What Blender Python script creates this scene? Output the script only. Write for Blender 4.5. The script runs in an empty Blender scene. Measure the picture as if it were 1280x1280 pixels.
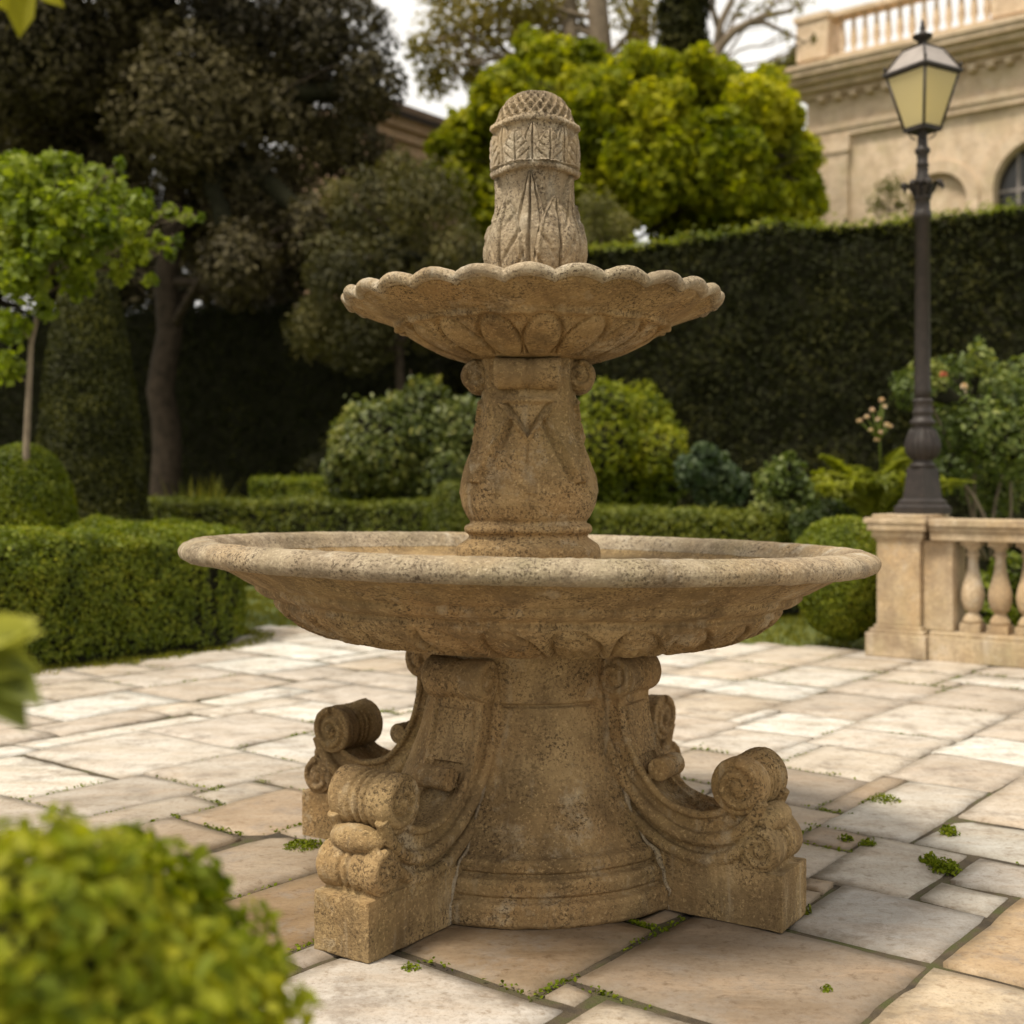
import bpy, bmesh, math, random
import numpy as np
from mathutils import Vector, Matrix

random.seed(7)
RNG = np.random.default_rng(7)
scn = bpy.context.scene
COL = scn.collection

# ------------------------------------------------------------------ camera, sky, sun, exposure
F = 1550.0          # focal length in photo pixels (1280 wide)
HOR = 608.0         # horizon row
CH = 1.08           # camera height
cam = bpy.data.cameras.new('camera')
cam_o = bpy.data.objects.new('camera', cam); COL.objects.link(cam_o)
cam_o.location = (0, 0, CH); cam_o.rotation_euler = (math.pi/2, 0, 0)
cam.sensor_width = 36; cam.lens = F/1280*36
cam.shift_y = -(640-HOR)/1280
cam.clip_start = 0.05; cam.clip_end = 3000
cam.dof.use_dof = True; cam.dof.focus_distance = 3.0; cam.dof.aperture_fstop = 2.7
scn.camera = cam_o

SUN_EL, SUN_AZ = math.radians(63), math.radians(-126)   # azimuth measured from +Y (view) towards +X
sd = Vector((math.sin(SUN_AZ)*math.cos(SUN_EL), math.cos(SUN_AZ)*math.cos(SUN_EL), math.sin(SUN_EL)))
sun = bpy.data.lights.new('sun', 'SUN'); sun.energy = 2.5; sun.angle = math.radians(13); sun.color = (1, .90, .75)
sun_o = bpy.data.objects.new('sun', sun); COL.objects.link(sun_o)
sun_o.rotation_euler = sd.to_track_quat('Z', 'Y').to_euler(); sun_o.location = (-6, 0, 20)

w = bpy.data.worlds.new('World'); scn.world = w; w.use_nodes = True
wn = w.node_tree; bgn = wn.nodes['Background']
sky = wn.nodes.new('ShaderNodeTexSky'); sky.sky_type = 'NISHITA'; sky.sun_disc = False
sky.sun_elevation = SUN_EL; sky.sun_rotation = SUN_AZ; sky.air_density = 1.0; sky.dust_density = 2.5
tc = wn.nodes.new('ShaderNodeTexCoord')
cn = wn.nodes.new('ShaderNodeTexNoise'); cn.inputs['Scale'].default_value = 2.2; cn.inputs['Detail'].default_value = 6
wn.links.new(tc.outputs['Generated'], cn.inputs['Vector'])
cr = wn.nodes.new('ShaderNodeValToRGB')
cr.color_ramp.elements[0].position = .25; cr.color_ramp.elements[0].color = (.72, .72, .72, 1)
cr.color_ramp.elements[1].position = .6; cr.color_ramp.elements[1].color = (.97, .97, .97, 1)
wn.links.new(cn.outputs['Fac'], cr.inputs['Fac'])
mx = wn.nodes.new('ShaderNodeMix'); mx.data_type = 'RGBA'
wn.links.new(cr.outputs['Color'], mx.inputs[0])
wn.links.new(sky.outputs['Color'], mx.inputs[6])
mx.inputs[7].default_value = (8.2, 7.8, 7.1, 1)      # bright high overcast
wn.links.new(mx.outputs[2], bgn.inputs['Color'])
bgn.inputs['Strength'].default_value = .084

scn.view_settings.view_transform = 'Standard'; scn.view_settings.look = 'None'
scn.view_settings.gamma = 1; scn.view_settings.exposure = 0.85
scn.render.engine = 'CYCLES'
scn.cycles.max_bounces = 8; scn.cycles.transparent_max_bounces = 4
scn.cycles.use_denoising = True

# ------------------------------------------------------------------ helpers
U2 = np.array([.783, -.622]); V2 = np.array([.622, .783])     # the garden's own grid

def W(px, py, d):                 # pixel + distance -> world point
    return np.array([(px-640)/F*d, d, CH-(py-HOR)/F*d])

def hsh(i):
    i = (i ^ 61) ^ (i >> 16); i = (i*9) & 0xffffffff; i = i ^ (i >> 4); i = (i*0x27d4eb2d) & 0xffffffff
    return ((i ^ (i >> 15)) & 0xffff)/65535.0

def vnoise(p, s, seed=0):         # value noise in [-1,1], p (n,3)
    q = np.asarray(p)*s + 1000.0 + seed*17.3
    i = np.floor(q).astype(np.int64); f = q-i; f = f*f*(3-2*f)
    r = 0
    for dx in (0, 1):
        for dy in (0, 1):
            for dz in (0, 1):
                h = hsh(((i[:, 0]+dx)*73856093 ^ (i[:, 1]+dy)*19349663 ^ (i[:, 2]+dz)*83492791) & 0xffffffff)
                r = r + h*(f[:, 0] if dx else 1-f[:, 0])*(f[:, 1] if dy else 1-f[:, 1])*(f[:, 2] if dz else 1-f[:, 2])
    return r*2-1

def link(name, me, mat=None, parent=None):
    o = bpy.data.objects.new(name, me); COL.objects.link(o)
    if mat is not None and me is not None and len(me.materials) == 0: me.materials.append(mat)
    if parent is not None: o.parent = parent
    return o

def tag(o, label=None, cat=None, group=None, kind=None):
    if label: o['label'] = label
    if cat: o['category'] = cat
    if group: o['group'] = group
    if kind: o['kind'] = kind
    return o

def thing(name, label, cat, loc=(0, 0, 0), rz=0, group=None):
    o = bpy.data.objects.new(name, None); COL.objects.link(o)
    o.location = loc; o.rotation_euler = (0, 0, rz); o.empty_display_size = .2
    return tag(o, label, cat, group)

def mesh_np(name, co, faces, smooth=False):       # faces (n,k) array
    me = bpy.data.meshes.new(name); co = np.asarray(co, dtype=np.float32); faces = np.asarray(faces, dtype=np.int32)
    me.vertices.add(len(co)); me.vertices.foreach_set('co', co.ravel())
    k = faces.shape[1]
    me.loops.add(faces.size); me.loops.foreach_set('vertex_index', faces.ravel())
    me.polygons.add(len(faces)); me.polygons.foreach_set('loop_start', np.arange(0, faces.size, k, dtype=np.int32))
    if smooth: me.polygons.foreach_set('use_smooth', np.ones(len(faces), dtype=bool))
    me.update(calc_edges=True)
    return me

class MB:                          # collects shapes into one mesh
    def __init__(s): s.v = []; s.f = []; s.sm = []
    def add(s, v, f, smooth=True):
        b = len(s.v); s.v += [tuple(float(c) for c in p) for p in v]
        s.f += [tuple(b+i for i in q) for q in f]; s.sm += [smooth]*len(f)
    def box(s, x0, x1, y0, y1, z0, z1, M=None):
        v = [(x, y, z) for x in (x0, x1) for y in (y0, y1) for z in (z0, z1)]
        if M is not None: v = [M(p) for p in v]
        s.add(v, [(0, 1, 3, 2), (4, 6, 7, 5), (0, 4, 5, 1), (2, 3, 7, 6), (0, 2, 6, 4), (1, 5, 7, 3)], False)
    def lathe(s, prof, n=24, c=(0, 0), smooth=True, sq=False, rot=0.0):
        v = []
        for r, z in prof:
            for i in range(n):
                a = 2*math.pi*i/n+rot
                v.append((c[0]+r*math.cos(a), c[1]+r*math.sin(a), z))
        f = [(j*n+i, j*n+(i+1) % n, (j+1)*n+(i+1) % n, (j+1)*n+i) for j in range(len(prof)-1) for i in range(n)]
        f.append(tuple(range(n-1, -1, -1))); f.append(tuple((len(prof)-1)*n+i for i in range(n)))
        s.add(v, f, smooth)
    def tube(s, pts, rad, n=8, cap=True):
        pts = [Vector(p) for p in pts]; m = len(pts)
        if not hasattr(rad, '__len__'): rad = [rad]*m
        v = []; up = None
        for i, p in enumerate(pts):
            t = (pts[min(i+1, m-1)]-pts[max(i-1, 0)])
            if t.length < 1e-9: t = Vector((0, 0, 1))
            t.normalize()
            if up is None:
                up = t.orthogonal().normalized()
            up = (up-t*up.dot(t))
            up = up.normalized() if up.length > 1e-6 else t.orthogonal().normalized()
            b = t.cross(up)
            for k in range(n):
                a = 2*math.pi*k/n
                v.append(p+(up*math.cos(a)+b*math.sin(a))*rad[i])
        f = [(i*n+k, i*n+(k+1) % n, (i+1)*n+(k+1) % n, (i+1)*n+k) for i in range(m-1) for k in range(n)]
        if cap: f.append(tuple(range(n-1, -1, -1))); f.append(tuple((m-1)*n+k for k in range(n)))
        s.add(v, f)
    def prism(s, poly, y0, y1, M=None):            # polygon in (x,z) extruded along y
        n = len(poly); v = [(x, y0, z) for x, z in poly]+[(x, y1, z) for x, z in poly]
        if M is not None: v = [M(p) for p in v]
        f = [tuple(range(n)), tuple(range(2*n-1, n-1, -1))]+[(i+n, (i+1) % n+n, (i+1) % n, i) for i in range(n)]
        s.add(v, f, False)
    def ellipsoid(s, c, r, n=24, m=14):
        v = []; f = []
        for j in range(m+1):
            t = math.pi*j/m
            for i in range(n):
                a = 2*math.pi*i/n
                v.append((c[0]+r[0]*math.sin(t)*math.cos(a), c[1]+r[1]*math.sin(t)*math.sin(a), c[2]+r[2]*math.cos(t)))
        for j in range(m):
            for i in range(n):
                f.append((j*n+i, (j+1)*n+i, (j+1)*n+(i+1) % n, j*n+(i+1) % n))
        s.add(v, f)
    def mesh(s, name):
        me = bpy.data.meshes.new(name); me.from_pydata(s.v, [], s.f)
        me.polygons.foreach_set('use_smooth', s.sm); me.update()
        return me
    def build(s, name, mat, parent=None, bevel=0):
        o = link(name, s.mesh(name), mat, parent)
        if bevel:
            b = o.modifiers.new('bevel', 'BEVEL'); b.width = bevel; b.segments = 2; b.limit_method = 'ANGLE'; b.angle_limit = .7
        return o
    def sculpt(s, name, mat, parent, voxel, smooth=4, rough=0.0):  # merged and softened like worn carved stone
        o = link(name, s.mesh(name), mat, None)
        r = o.modifiers.new('r', 'REMESH'); r.mode = 'VOXEL'; r.voxel_size = voxel
        q = o.modifiers.new('s', 'SMOOTH'); q.iterations = smooth; q.factor = .5
        dg = bpy.context.evaluated_depsgraph_get(); dg.update()
        me = bpy.data.meshes.new_from_object(o.evaluated_get(dg))
        o.modifiers.clear(); o.data = me
        if len(me.materials) == 0: me.materials.append(mat)
        n = len(me.vertices); co = np.empty(n*3, dtype=np.float32); no = np.empty(n*3, dtype=np.float32)
        me.vertices.foreach_get('co', co); me.vertices.foreach_get('normal', no)
        co = co.reshape(-1, 3); no = no.reshape(-1, 3)
        if rough: co = co+no*((vnoise(co, 22)*.6+vnoise(co, 55, 3)*.4+vnoise(co, 130, 5)*.35)*rough)[:, None]
        me.vertices.foreach_set('co', co.astype(np.float32).ravel())
        me.polygons.foreach_set('use_smooth', np.ones(len(me.polygons), dtype=bool)); me.update()
        if parent is not None: o.parent = parent
        return o

# ------------------------------------------------------------------ materials
def new_mat(name):
    m = bpy.data.materials.new(name); m.use_nodes = True
    return m, m.node_tree, m.node_tree.nodes['Principled BSDF']

def N(nt, typ, **kw):
    n = nt.nodes.new(typ)
    for k, v in kw.items():
        if k in n.inputs: n.inputs[k].default_value = v
        else: setattr(n, k, v)
    return n

def noise(nt, vec, scale, detail=4, rough=.55):
    n = N(nt, 'ShaderNodeTexNoise'); n.inputs['Scale'].default_value = scale
    n.inputs['Detail'].default_value = detail; n.inputs['Roughness'].default_value = rough
    nt.links.new(vec, n.inputs['Vector']); return n.outputs['Fac']

def ramp(nt, fac, stops):
    r = N(nt, 'ShaderNodeValToRGB'); e = r.color_ramp.elements
    while len(e) < len(stops): e.new(.5)
    for el, (p, c) in zip(e, stops):
        el.position = p; el.color = (*c, 1) if len(c) == 3 else c
    nt.links.new(fac, r.inputs['Fac']); return r.outputs['Color']

def mix(nt, fac, a, b, mode='MIX'):
    m = N(nt, 'ShaderNodeMix', data_type='RGBA', blend_type=mode)
    for sock, val in ((m.inputs[0], fac), (m.inputs[6], a), (m.inputs[7], b)):
        if hasattr(val, 'links'): nt.links.new(val, sock)
        elif isinstance(val, (int, float)): sock.default_value = val
        else: sock.default_value = (*val, 1)
    return m.outputs[2]

def g(v): return (v, v, v)

def bump(nt, h, strength, dist, prev=None):
    b = N(nt, 'ShaderNodeBump'); b.inputs['Strength'].default_value = strength; b.inputs['Distance'].default_value = dist
    nt.links.new(h, b.inputs['Height'])
    if prev is not None: nt.links.new(prev, b.inputs['Normal'])
    return b.outputs['Normal']

def stone_mat(name, c0, c1, stain, speck, lich, grain=1.0, warm=None, speckle=.5):
    m, nt, p = new_mat(name)
    pos = N(nt, 'ShaderNodeNewGeometry').outputs['Position']
    col = ramp(nt, noise(nt, pos, 7, 6), [(.3, c0), (.7, c1)])
    col = mix(nt, ramp(nt, noise(nt, pos, 1.7, 6, .65), [(.46, g(0)), (.62, g(.6))]), col, tuple(a*b for a, b in zip(c0, (.62, .66, .52))))
    if warm: col = mix(nt, ramp(nt, noise(nt, pos, 2.6, 5), [(.45, g(0)), (.66, g(.75))]), col, warm)
    col = mix(nt, ramp(nt, noise(nt, pos, 3.7, 8, .7), [(.47, g(0)), (.64, g(.8))]), col, stain)
    col = mix(nt, ramp(nt, noise(nt, pos, 5.3, 8, .72), [(.56, g(0)), (.66, g(.7))]), col, lich)
    col = mix(nt, ramp(nt, noise(nt, pos, 125*grain, 3, .7), [(.51, g(0)), (.60, g(speckle*1.5))]), col, speck) if speckle < .45 else mix(nt, mix(nt, 1, ramp(nt, noise(nt, pos, 120*grain, 3, .78), [(.51, g(0)), (.585, g(.85))]), ramp(nt, noise(nt, pos, 9, 4), [(.36, g(.15)), (.62, g(1))]), 'MULTIPLY'), col, speck)
    col = mix(nt, ramp(nt, noise(nt, pos, 105*grain, 2, .65), [(.57, g(0)), (.68, g(speckle*.75))]), col, tuple(min(1, c*1.45) for c in c1))
    col = mix(nt, ramp(nt, noise(nt, pos, 34*grain, 5, .75), [(.57, g(0)), (.72, g(speckle*.8))]), col, tuple(c*.75 for c in stain))
    if speckle > .28 or grain < .2:
        sm = N(nt, 'ShaderNodeMapping'); sm.inputs['Scale'].default_value = (1, 1, .13); nt.links.new(pos, sm.inputs['Vector'])
        col = mix(nt, ramp(nt, noise(nt, sm.outputs[0], 13*max(grain, .2), 5, .6), [(.50, g(0)), (.68, g(.6 if speckle > .45 else .42))]), col, stain)
        col = mix(nt, ramp(nt, noise(nt, sm.outputs[0], 17*max(grain, .2), 4, .6), [(.60, g(0)), (.72, g(.45))]), col, lich)
    nt.links.new(col, p.inputs['Base Color'])
    p.inputs['Roughness'].default_value = .9; p.inputs['Specular IOR Level'].default_value = .2
    n1 = bump(nt, noise(nt, pos, 150*grain, 4, .75), .95, .008)
    n2 = bump(nt, noise(nt, pos, 45*grain, 6, .75), .6, .008, n1)
    nt.links.new(n2, p.inputs['Normal'])
    return m

M_STONE = stone_mat('weathered fountain stone', (.310, .205, .095), (.525, .380, .195), (.165, .110, .055), (.068, .044, .025), (.54, .45, .31), 1, (.42, .26, .115))
M_STONE_DARK = stone_mat('weathered fountain stone greyer', (.38, .30, .205), (.56, .47, .34), (.19, .145, .095), (.085, .062, .043), (.60, .54, .43), 1, (.42, .29, .15))
M_LIME = stone_mat('balustrade limestone', (.50, .39, .25), (.62, .50, .35), (.25, .18, .115), (.30, .23, .16), (.60, .53, .43), .5, (.48, .33, .18), .35)
M_VILLA = stone_mat('villa limestone', (.66, .51, .36), (.74, .60, .45), (.44, .33, .23), (.45, .36, .26), (.60, .50, .40), .12, (.55, .42, .28), .2)
M_PINK = stone_mat('outbuilding plaster', (.40, .27, .18), (.46, .33, .23), (.32, .22, .15), (.33, .24, .17), (.45, .34, .25), .12, (.42, .27, .17), .2)

def flat_mat(name, c, rough=.6, metal=0, spec=.4, c2=None, scale=12):
    m, nt, p = new_mat(name)
    pos = N(nt, 'ShaderNodeNewGeometry').outputs['Position']
    nt.links.new(ramp(nt, noise(nt, pos, scale, 5), [(.35, c), (.7, c2 or tuple(x*1.3 for x in c))]), p.inputs['Base Color'])
    p.inputs['Roughness'].default_value = rough; p.inputs['Metallic'].default_value = metal
    p.inputs['Specular IOR Level'].default_value = spec
    nt.links.new(bump(nt, noise(nt, pos, scale*8, 4), .3, .004), p.inputs['Normal'])
    return m
M_IRON = flat_mat('dark painted iron', (.020, .016, .014), .5, .0, .35, (.034, .026, .022), 20)
M_BARK = flat_mat('bark', (.022, .016, .010), .9, 0, .2, (.05, .036, .024), 9)
M_BARK2 = flat_mat('pale bark', (.16, .125, .09), .9, 0, .2, (.25, .20, .14), 9)
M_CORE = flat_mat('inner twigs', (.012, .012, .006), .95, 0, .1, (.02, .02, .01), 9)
M_SOIL = flat_mat('soil', (.05, .036, .022), .95, 0, .1, (.085, .06, .038), 8)
M_DARKGLASS = flat_mat('dark window glass', (.03, .028, .025), .15, 0, .5)
M_ROOF = flat_mat('roof tiles', (.10, .07, .05), .9, 0, .2, (.16, .11, .08), 4)
M_ZINC = flat_mat('lantern roof metal', (.26, .23, .21), .5, .0, .5, (.34, .30, .28), 9)

def leaf_mat(name, c0, c1, c2, trans=.3, rough=.5, spec=.35, warm=(1.28, 1.06, .7)):
    c0, c1, c2 = [tuple(a*b for a, b in zip(c, warm)) for c in (c0, c1, c2)]
    m, nt, p = new_mat(name)
    a = N(nt, 'ShaderNodeAttribute', attribute_name='tint')
    col = ramp(nt, a.outputs['Fac'], [(0, c0), (.5, c1), (1, c2)])
    nt.links.new(col, p.inputs['Base Color']); p.inputs['Roughness'].default_value = rough
    p.inputs['Specular IOR Level'].default_value = spec
    t = N(nt, 'ShaderNodeBsdfTranslucent'); nt.links.new(mix(nt, 1, col, (1.5, 1.5, .6), 'MULTIPLY'), t.inputs['Color'])
    ms = N(nt, 'ShaderNodeMixShader'); ms.inputs[0].default_value = trans
    nt.links.new(p.outputs[0], ms.inputs[1]); nt.links.new(t.outputs[0], ms.inputs[2])
    nt.links.new(ms.outputs[0], nt.nodes['Material Output'].inputs['Surface'])
    return m
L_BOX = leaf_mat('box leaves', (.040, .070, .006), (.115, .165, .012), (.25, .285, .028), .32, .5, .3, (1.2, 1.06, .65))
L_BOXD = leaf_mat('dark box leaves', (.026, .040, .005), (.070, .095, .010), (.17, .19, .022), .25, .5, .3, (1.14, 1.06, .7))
L_FG = leaf_mat('bright box leaves', (.045, .085, .006), (.13, .19, .012), (.29, .34, .035), .42, .6, .2, (1.28, 1.06, .65))
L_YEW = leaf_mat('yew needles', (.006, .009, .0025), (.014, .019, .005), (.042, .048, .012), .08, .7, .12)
L_YEWT = leaf_mat('lighter yew needles', (.010, .013, .003), (.030, .040, .007), (.09, .105, .015), .15, .6, .2)  # leaf colour itself a lighter green than the hedge yew
L_OAK = leaf_mat('holm oak leaves', (.014, .012, .007), (.042, .037, .020), (.115, .102, .058), .12, .6, .2, (1.1, 1.03, .75))
L_MAPLE = leaf_mat('bright maple leaves', (.055, .090, .004), (.165, .215, .010), (.32, .355, .022), .45, .6, .2, (1.24, 1.06, .6))
L_OLIVE = leaf_mat('grey olive leaves', (.022, .026, .011), (.058, .066, .028), (.135, .14, .066), .22, .6, .25)
L_SPARSE = leaf_mat('thin spring leaves', (.06, .065, .014), (.13, .135, .035), (.22, .21, .08), .4, .6, .2)
L_SHRUB = leaf_mat('shrub leaves', (.028, .050, .012), (.080, .120, .034), (.22, .26, .095), .28, .45, .4)
L_LIME = leaf_mat('lime shrub leaves', (.05, .085, .004), (.145, .195, .010), (.28, .31, .020), .40, .5, .3, (1.2, 1.05, .65))
L_BLUE = leaf_mat('blue green leaves', (.014, .032, .018), (.035, .070, .038), (.09, .14, .075), .22, .5, .35)
L_ROSE = leaf_mat('rose leaves', (.032, .050, .012), (.095, .130, .034), (.23, .25, .085), .3, .5, .3, (1.05, 1.05, .8))
L_FIG = leaf_mat('small tree leaves', (.05, .085, .008), (.145, .205, .018), (.26, .32, .045), .42, .5, .3, (1.15, 1.05, .7))
L_FERN = leaf_mat('fern fronds', (.07, .115, .008), (.19, .255, .018), (.30, .37, .040), .35, .45, .35)
L_GRASS = leaf_mat('grass blades', (.05, .075, .010), (.11, .14, .018), (.19, .21, .035), .35, .6, .2)
L_SILVER = leaf_mat('silver blades', (.06, .075, .035), (.13, .15, .075), (.24, .26, .15), .3, .6, .2)
L_MOSS = leaf_mat('moss', (.05, .075, .005), (.115, .15, .010), (.21, .24, .022), .3, .8, .1, (1.05, 1.05, .8))
L_YELLOW = leaf_mat('yellow leaves', (.17, .165, .004), (.22, .21, .006), (.30, .28, .01), .5, .5, .2, (1, 1, 1))
L_BIG = leaf_mat('soft green leaves', (.09, .13, .03), (.16, .21, .04), (.26, .31, .05), .4, .5, .3)
L_PETAL = leaf_mat('pink petals', (.45, .26, .20), (.60, .46, .34), (.66, .58, .42), .4, .6, .2, (1, 1, 1))
L_WHITE = leaf_mat('white petals', (.5, .46, .42), (.62, .6, .56), (.7, .68, .64), .3, .6, .2, (1, 1, 1))
L_RED = leaf_mat('red petals', (.40, .10, .06), (.45, .14, .08), (.5, .2, .1), .3, .6, .2, (1, 1, 1))

# ------------------------------------------------------------------ leaves
def unit(a): return a/np.maximum(np.linalg.norm(a, axis=1, keepdims=True), 1e-9)

def leaves(name, P, Nn, size, mat, parent=None, tint=None, jit=.9, aspect=.5, detail=False, var=.35, droop=0.0, dirs=None):
    n = len(P); P = np.asarray(P, dtype=np.float64)
    nr = unit(unit(np.asarray(Nn, dtype=np.float64))+RNG.normal(0, jit*.55, (n, 3)))
    t = dirs if dirs is not None else RNG.normal(0, 1, (n, 3)); t = t+np.array([0, 0, -droop])
    t = unit(t-nr*(t*nr).sum(1, keepdims=True)); b = np.cross(nr, t)
    L = (size*(1+RNG.uniform(-var, var, n)))[:, None]; Wd = L*aspect
    if tint is None: tint = np.clip(RNG.normal(.5, .22, n), 0, 1)
    base = P-t*L*.5; tip = P+t*L*.5-nr*L*.12
    up = nr*L*.10
    if detail:
        co = np.stack([base, base+t*L*.28+b*Wd*.42+up, base+t*L*.66+b*Wd*.44+up*.8, tip, base+t*L*.66-b*Wd*.44+up*.8, base+t*L*.28-b*Wd*.42+up], 1)
        q = np.array([[0, 1, 2, 3], [0, 3, 4, 5]]); k = 6
    else:
        co = np.stack([base, P-t*L*.05+b*Wd*.5+up, tip, P-t*L*.05-b*Wd*.5+up], 1)
        q = np.array([[0, 1, 2], [0, 2, 3]]); k = 4
    fc = (np.arange(n)[:, None, None]*k+q[None]).reshape(-1, q.shape[1])
    me = mesh_np(name, co.reshape(-1, 3), fc)
    at = me.attributes.new('tint', 'FLOAT', 'POINT'); at.data.foreach_set('value', np.repeat(tint, k).astype(np.float32))
    return link(name, me, mat, parent)

def clump_tint(P, scale, seed=0, amt=.28, mean=.48, sd=.16):
    return np.clip(mean+vnoise(P, scale, seed)*amt+vnoise(P, scale*2.7, seed+1)*amt*.6+RNG.normal(0, sd, len(P)), 0, 1)

def lump_shell(name, P, faces, mat, parent): return link(name, mesh_np(name, P, faces, True), mat, parent)

def path_sample(path, s):          # path (m,2), arc-length fraction s -> point, tangent
    path = np.asarray(path, float); seg = np.linalg.norm(np.diff(path, axis=0), axis=1)
    cum = np.concatenate([[0], np.cumsum(seg)]); x = s*cum[-1]
    i = np.clip(np.searchsorted(cum, x, side='right')-1, 0, len(seg)-1)
    f = ((x-cum[i])/seg[i])[:, None]
    return path[i]*(1-f)+path[i+1]*f, (path[i+1]-path[i])/seg[i][:, None], cum[-1]

def hedge(label, path, width, height, n, size, mat, lump=.04, z0=0.0, name='clipped_hedge', group=None, rounded=.12, cat='hedge', detail=False, mean=.48, lscale=2.5, core_inset=.06, topfrac=None, skirt=.05, tip=True):
    root = thing(name, label, cat, (float(path[0][0]), float(path[0][1]), z0), 0, group)
    off = np.array([path[0][0], path[0][1], z0])
    per = 2*height+width
    def surf(s, u, inset=0.0):
        c, tg, Ltot = path_sample(path, s); nrm2 = np.stack([tg[:, 1], -tg[:, 0]], 1)
        x = u*per; hw = width/2-inset; hh = height-inset
        side = np.where(x < height, -1, np.where(x > height+width, 1, 0))
        o = np.where(side == -1, -hw, np.where(side == 1, hw, (x-height-width/2)*hw/(width/2)))
        z = np.where(side == -1, x, np.where(side == 1, per-x, height))*hh/height
        # soft shoulders
        k = np.clip((np.abs(o)-(hw-rounded))/rounded, 0, 1); kz = np.clip((z-(hh-rounded))/rounded, 0, 1)
        z = z-np.where(side == 0, rounded*.4*k**2, 0); o = o-np.sign(o)*np.where(side != 0, rounded*.4*kz**2, 0)
        P = np.concatenate([c+nrm2*o[:, None], z[:, None]], 1)
        nn = np.concatenate([nrm2*(side+np.where(side == 0, np.sign(o)*k*.7, 0))[:, None], (np.where(side == 0, 1, kz*.7))[:, None]], 1)
        return P, unit(nn)
    if topfrac is None: u = RNG.uniform(0, 1, n)
    else:
        u = np.where(RNG.uniform(0, 1, n) < topfrac, RNG.uniform(height, height+width, n), np.where(RNG.uniform(0, 1, n) < .5, RNG.uniform(0, height, n), RNG.uniform(height+width, per, n)))/per
    P, nn = surf(RNG.uniform(0, 1, n), u)
    # closed ends
    m = int(n*width*height/(per*path_sample(path, np.array([0.]))[2]))
    for e in (0.0, 1.0):
        c, tg, _ = path_sample(path, np.full(m, min(e, .9999))); nrm2 = np.stack([tg[:, 1], -tg[:, 0]], 1)
        o = RNG.uniform(-width/2, width/2, m)
        Q = np.concatenate([c+nrm2*o[:, None], RNG.uniform(0, height, m)[:, None]], 1)
        P = np.concatenate([P, Q]); nn = np.concatenate([nn, np.concatenate([tg*(1 if e else -1), np.zeros((m, 1))], 1)])
    tot = len(P)
    lp = vnoise(P, lscale)*lump+vnoise(P, lscale*3.1, 4)*lump*.6
    depth = np.abs(RNG.normal(0, size*1.1, tot))
    shoot = (RNG.uniform(0, 1, tot) < .05)*RNG.uniform(0, size*1.3, tot)
    P2 = P+nn*(lp-depth+size*.3+shoot)[:, None]
    P2[:, 2] = np.maximum(P2[:, 2], skirt*RNG.uniform(.1, 1.6, tot))
    keep = ~((P[:, 2] < skirt*2.2) & (RNG.uniform(0, 1, tot) < .5))
    P2, nn = P2[keep], nn[keep]
    tint = clump_tint(P2, lscale*1.6, 2, .22, mean)
    leaves('foliage', P2+np.array([0, 0, z0])-off, nn, size, mat, root, tint, 1.0, .55, detail)
    # dense twiggy inside
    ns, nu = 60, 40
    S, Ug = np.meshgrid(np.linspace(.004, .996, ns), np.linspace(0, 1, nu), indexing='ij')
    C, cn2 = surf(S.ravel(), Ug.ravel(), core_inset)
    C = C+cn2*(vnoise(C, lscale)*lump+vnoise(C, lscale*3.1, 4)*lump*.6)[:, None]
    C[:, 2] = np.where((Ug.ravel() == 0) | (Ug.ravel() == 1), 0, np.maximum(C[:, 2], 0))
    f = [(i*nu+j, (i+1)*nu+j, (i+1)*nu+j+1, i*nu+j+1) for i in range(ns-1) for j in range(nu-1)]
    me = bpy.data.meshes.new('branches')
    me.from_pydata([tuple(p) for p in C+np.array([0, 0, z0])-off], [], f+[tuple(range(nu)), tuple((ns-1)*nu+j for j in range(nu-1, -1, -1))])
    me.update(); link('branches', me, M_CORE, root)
    return root

def sphere_dirs(n):
    return unit(RNG.normal(0, 1, (n, 3)))

def core_blobs(lobes, k, parent, off, mat=None):
    mb = MB()
    for c, r in lobes:
        b0 = len(mb.v)
        mb.ellipsoid(np.array(c)-off, np.array(r)*k, 14, 9)
        v = np.array(mb.v[b0:]); cc = np.array(c)-off
        v = cc+(v-cc)*(1+.25*vnoise(v, 2.2/max(r)))[:, None]
        mb.v[b0:] = [tuple(p) for p in v]
    cc = np.mean([c for c, r in lobes], axis=0)-off; mr = max(max(r) for c, r in lobes)
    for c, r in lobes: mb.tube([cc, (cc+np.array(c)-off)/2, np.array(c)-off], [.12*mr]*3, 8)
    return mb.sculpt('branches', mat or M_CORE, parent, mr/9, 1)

def lobe_leaves(lobes, n, fill=.25, hollow=None, up=.25):
    """points spread through the outer part of each lobe of a crown, thinned where lobes overlap"""
    vol = np.array([np.prod(np.array(r))**(2/3) for c, r in lobes]); cnt = (n*vol/vol.sum()).astype(int)
    Ps, Ns, lid = [], [], []
    for k, ((c, r), m) in enumerate(zip(lobes, cnt)):
        d = sphere_dirs(m); rad = 1-np.abs(RNG.normal(0, fill, m)); rad = np.clip(rad, .05, 1.0)
        lum = 1+.22*vnoise(d*1.0, 2.3, k)+.12*vnoise(d*1.0, 5.5, k+9)
        P = np.array(c)+d*np.array(r)*(rad*lum)[:, None]
        Ps.append(P); Ns.append(unit(d/np.array(r)+np.array([0, 0, up]))); lid.append(np.full(m, k))
    P = np.concatenate(Ps); Nn = np.concatenate(Ns); lid = np.concatenate(lid)
    inside = np.zeros(len(P), bool)
    for k, (c, r) in enumerate(lobes):
        q = (P-np.array(c))/(np.array(r)*.72); inside |= ((q*q).sum(1) < 1) & (lid != k)
    keep = ~inside
    return P[keep], Nn[keep], lid[keep]

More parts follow.
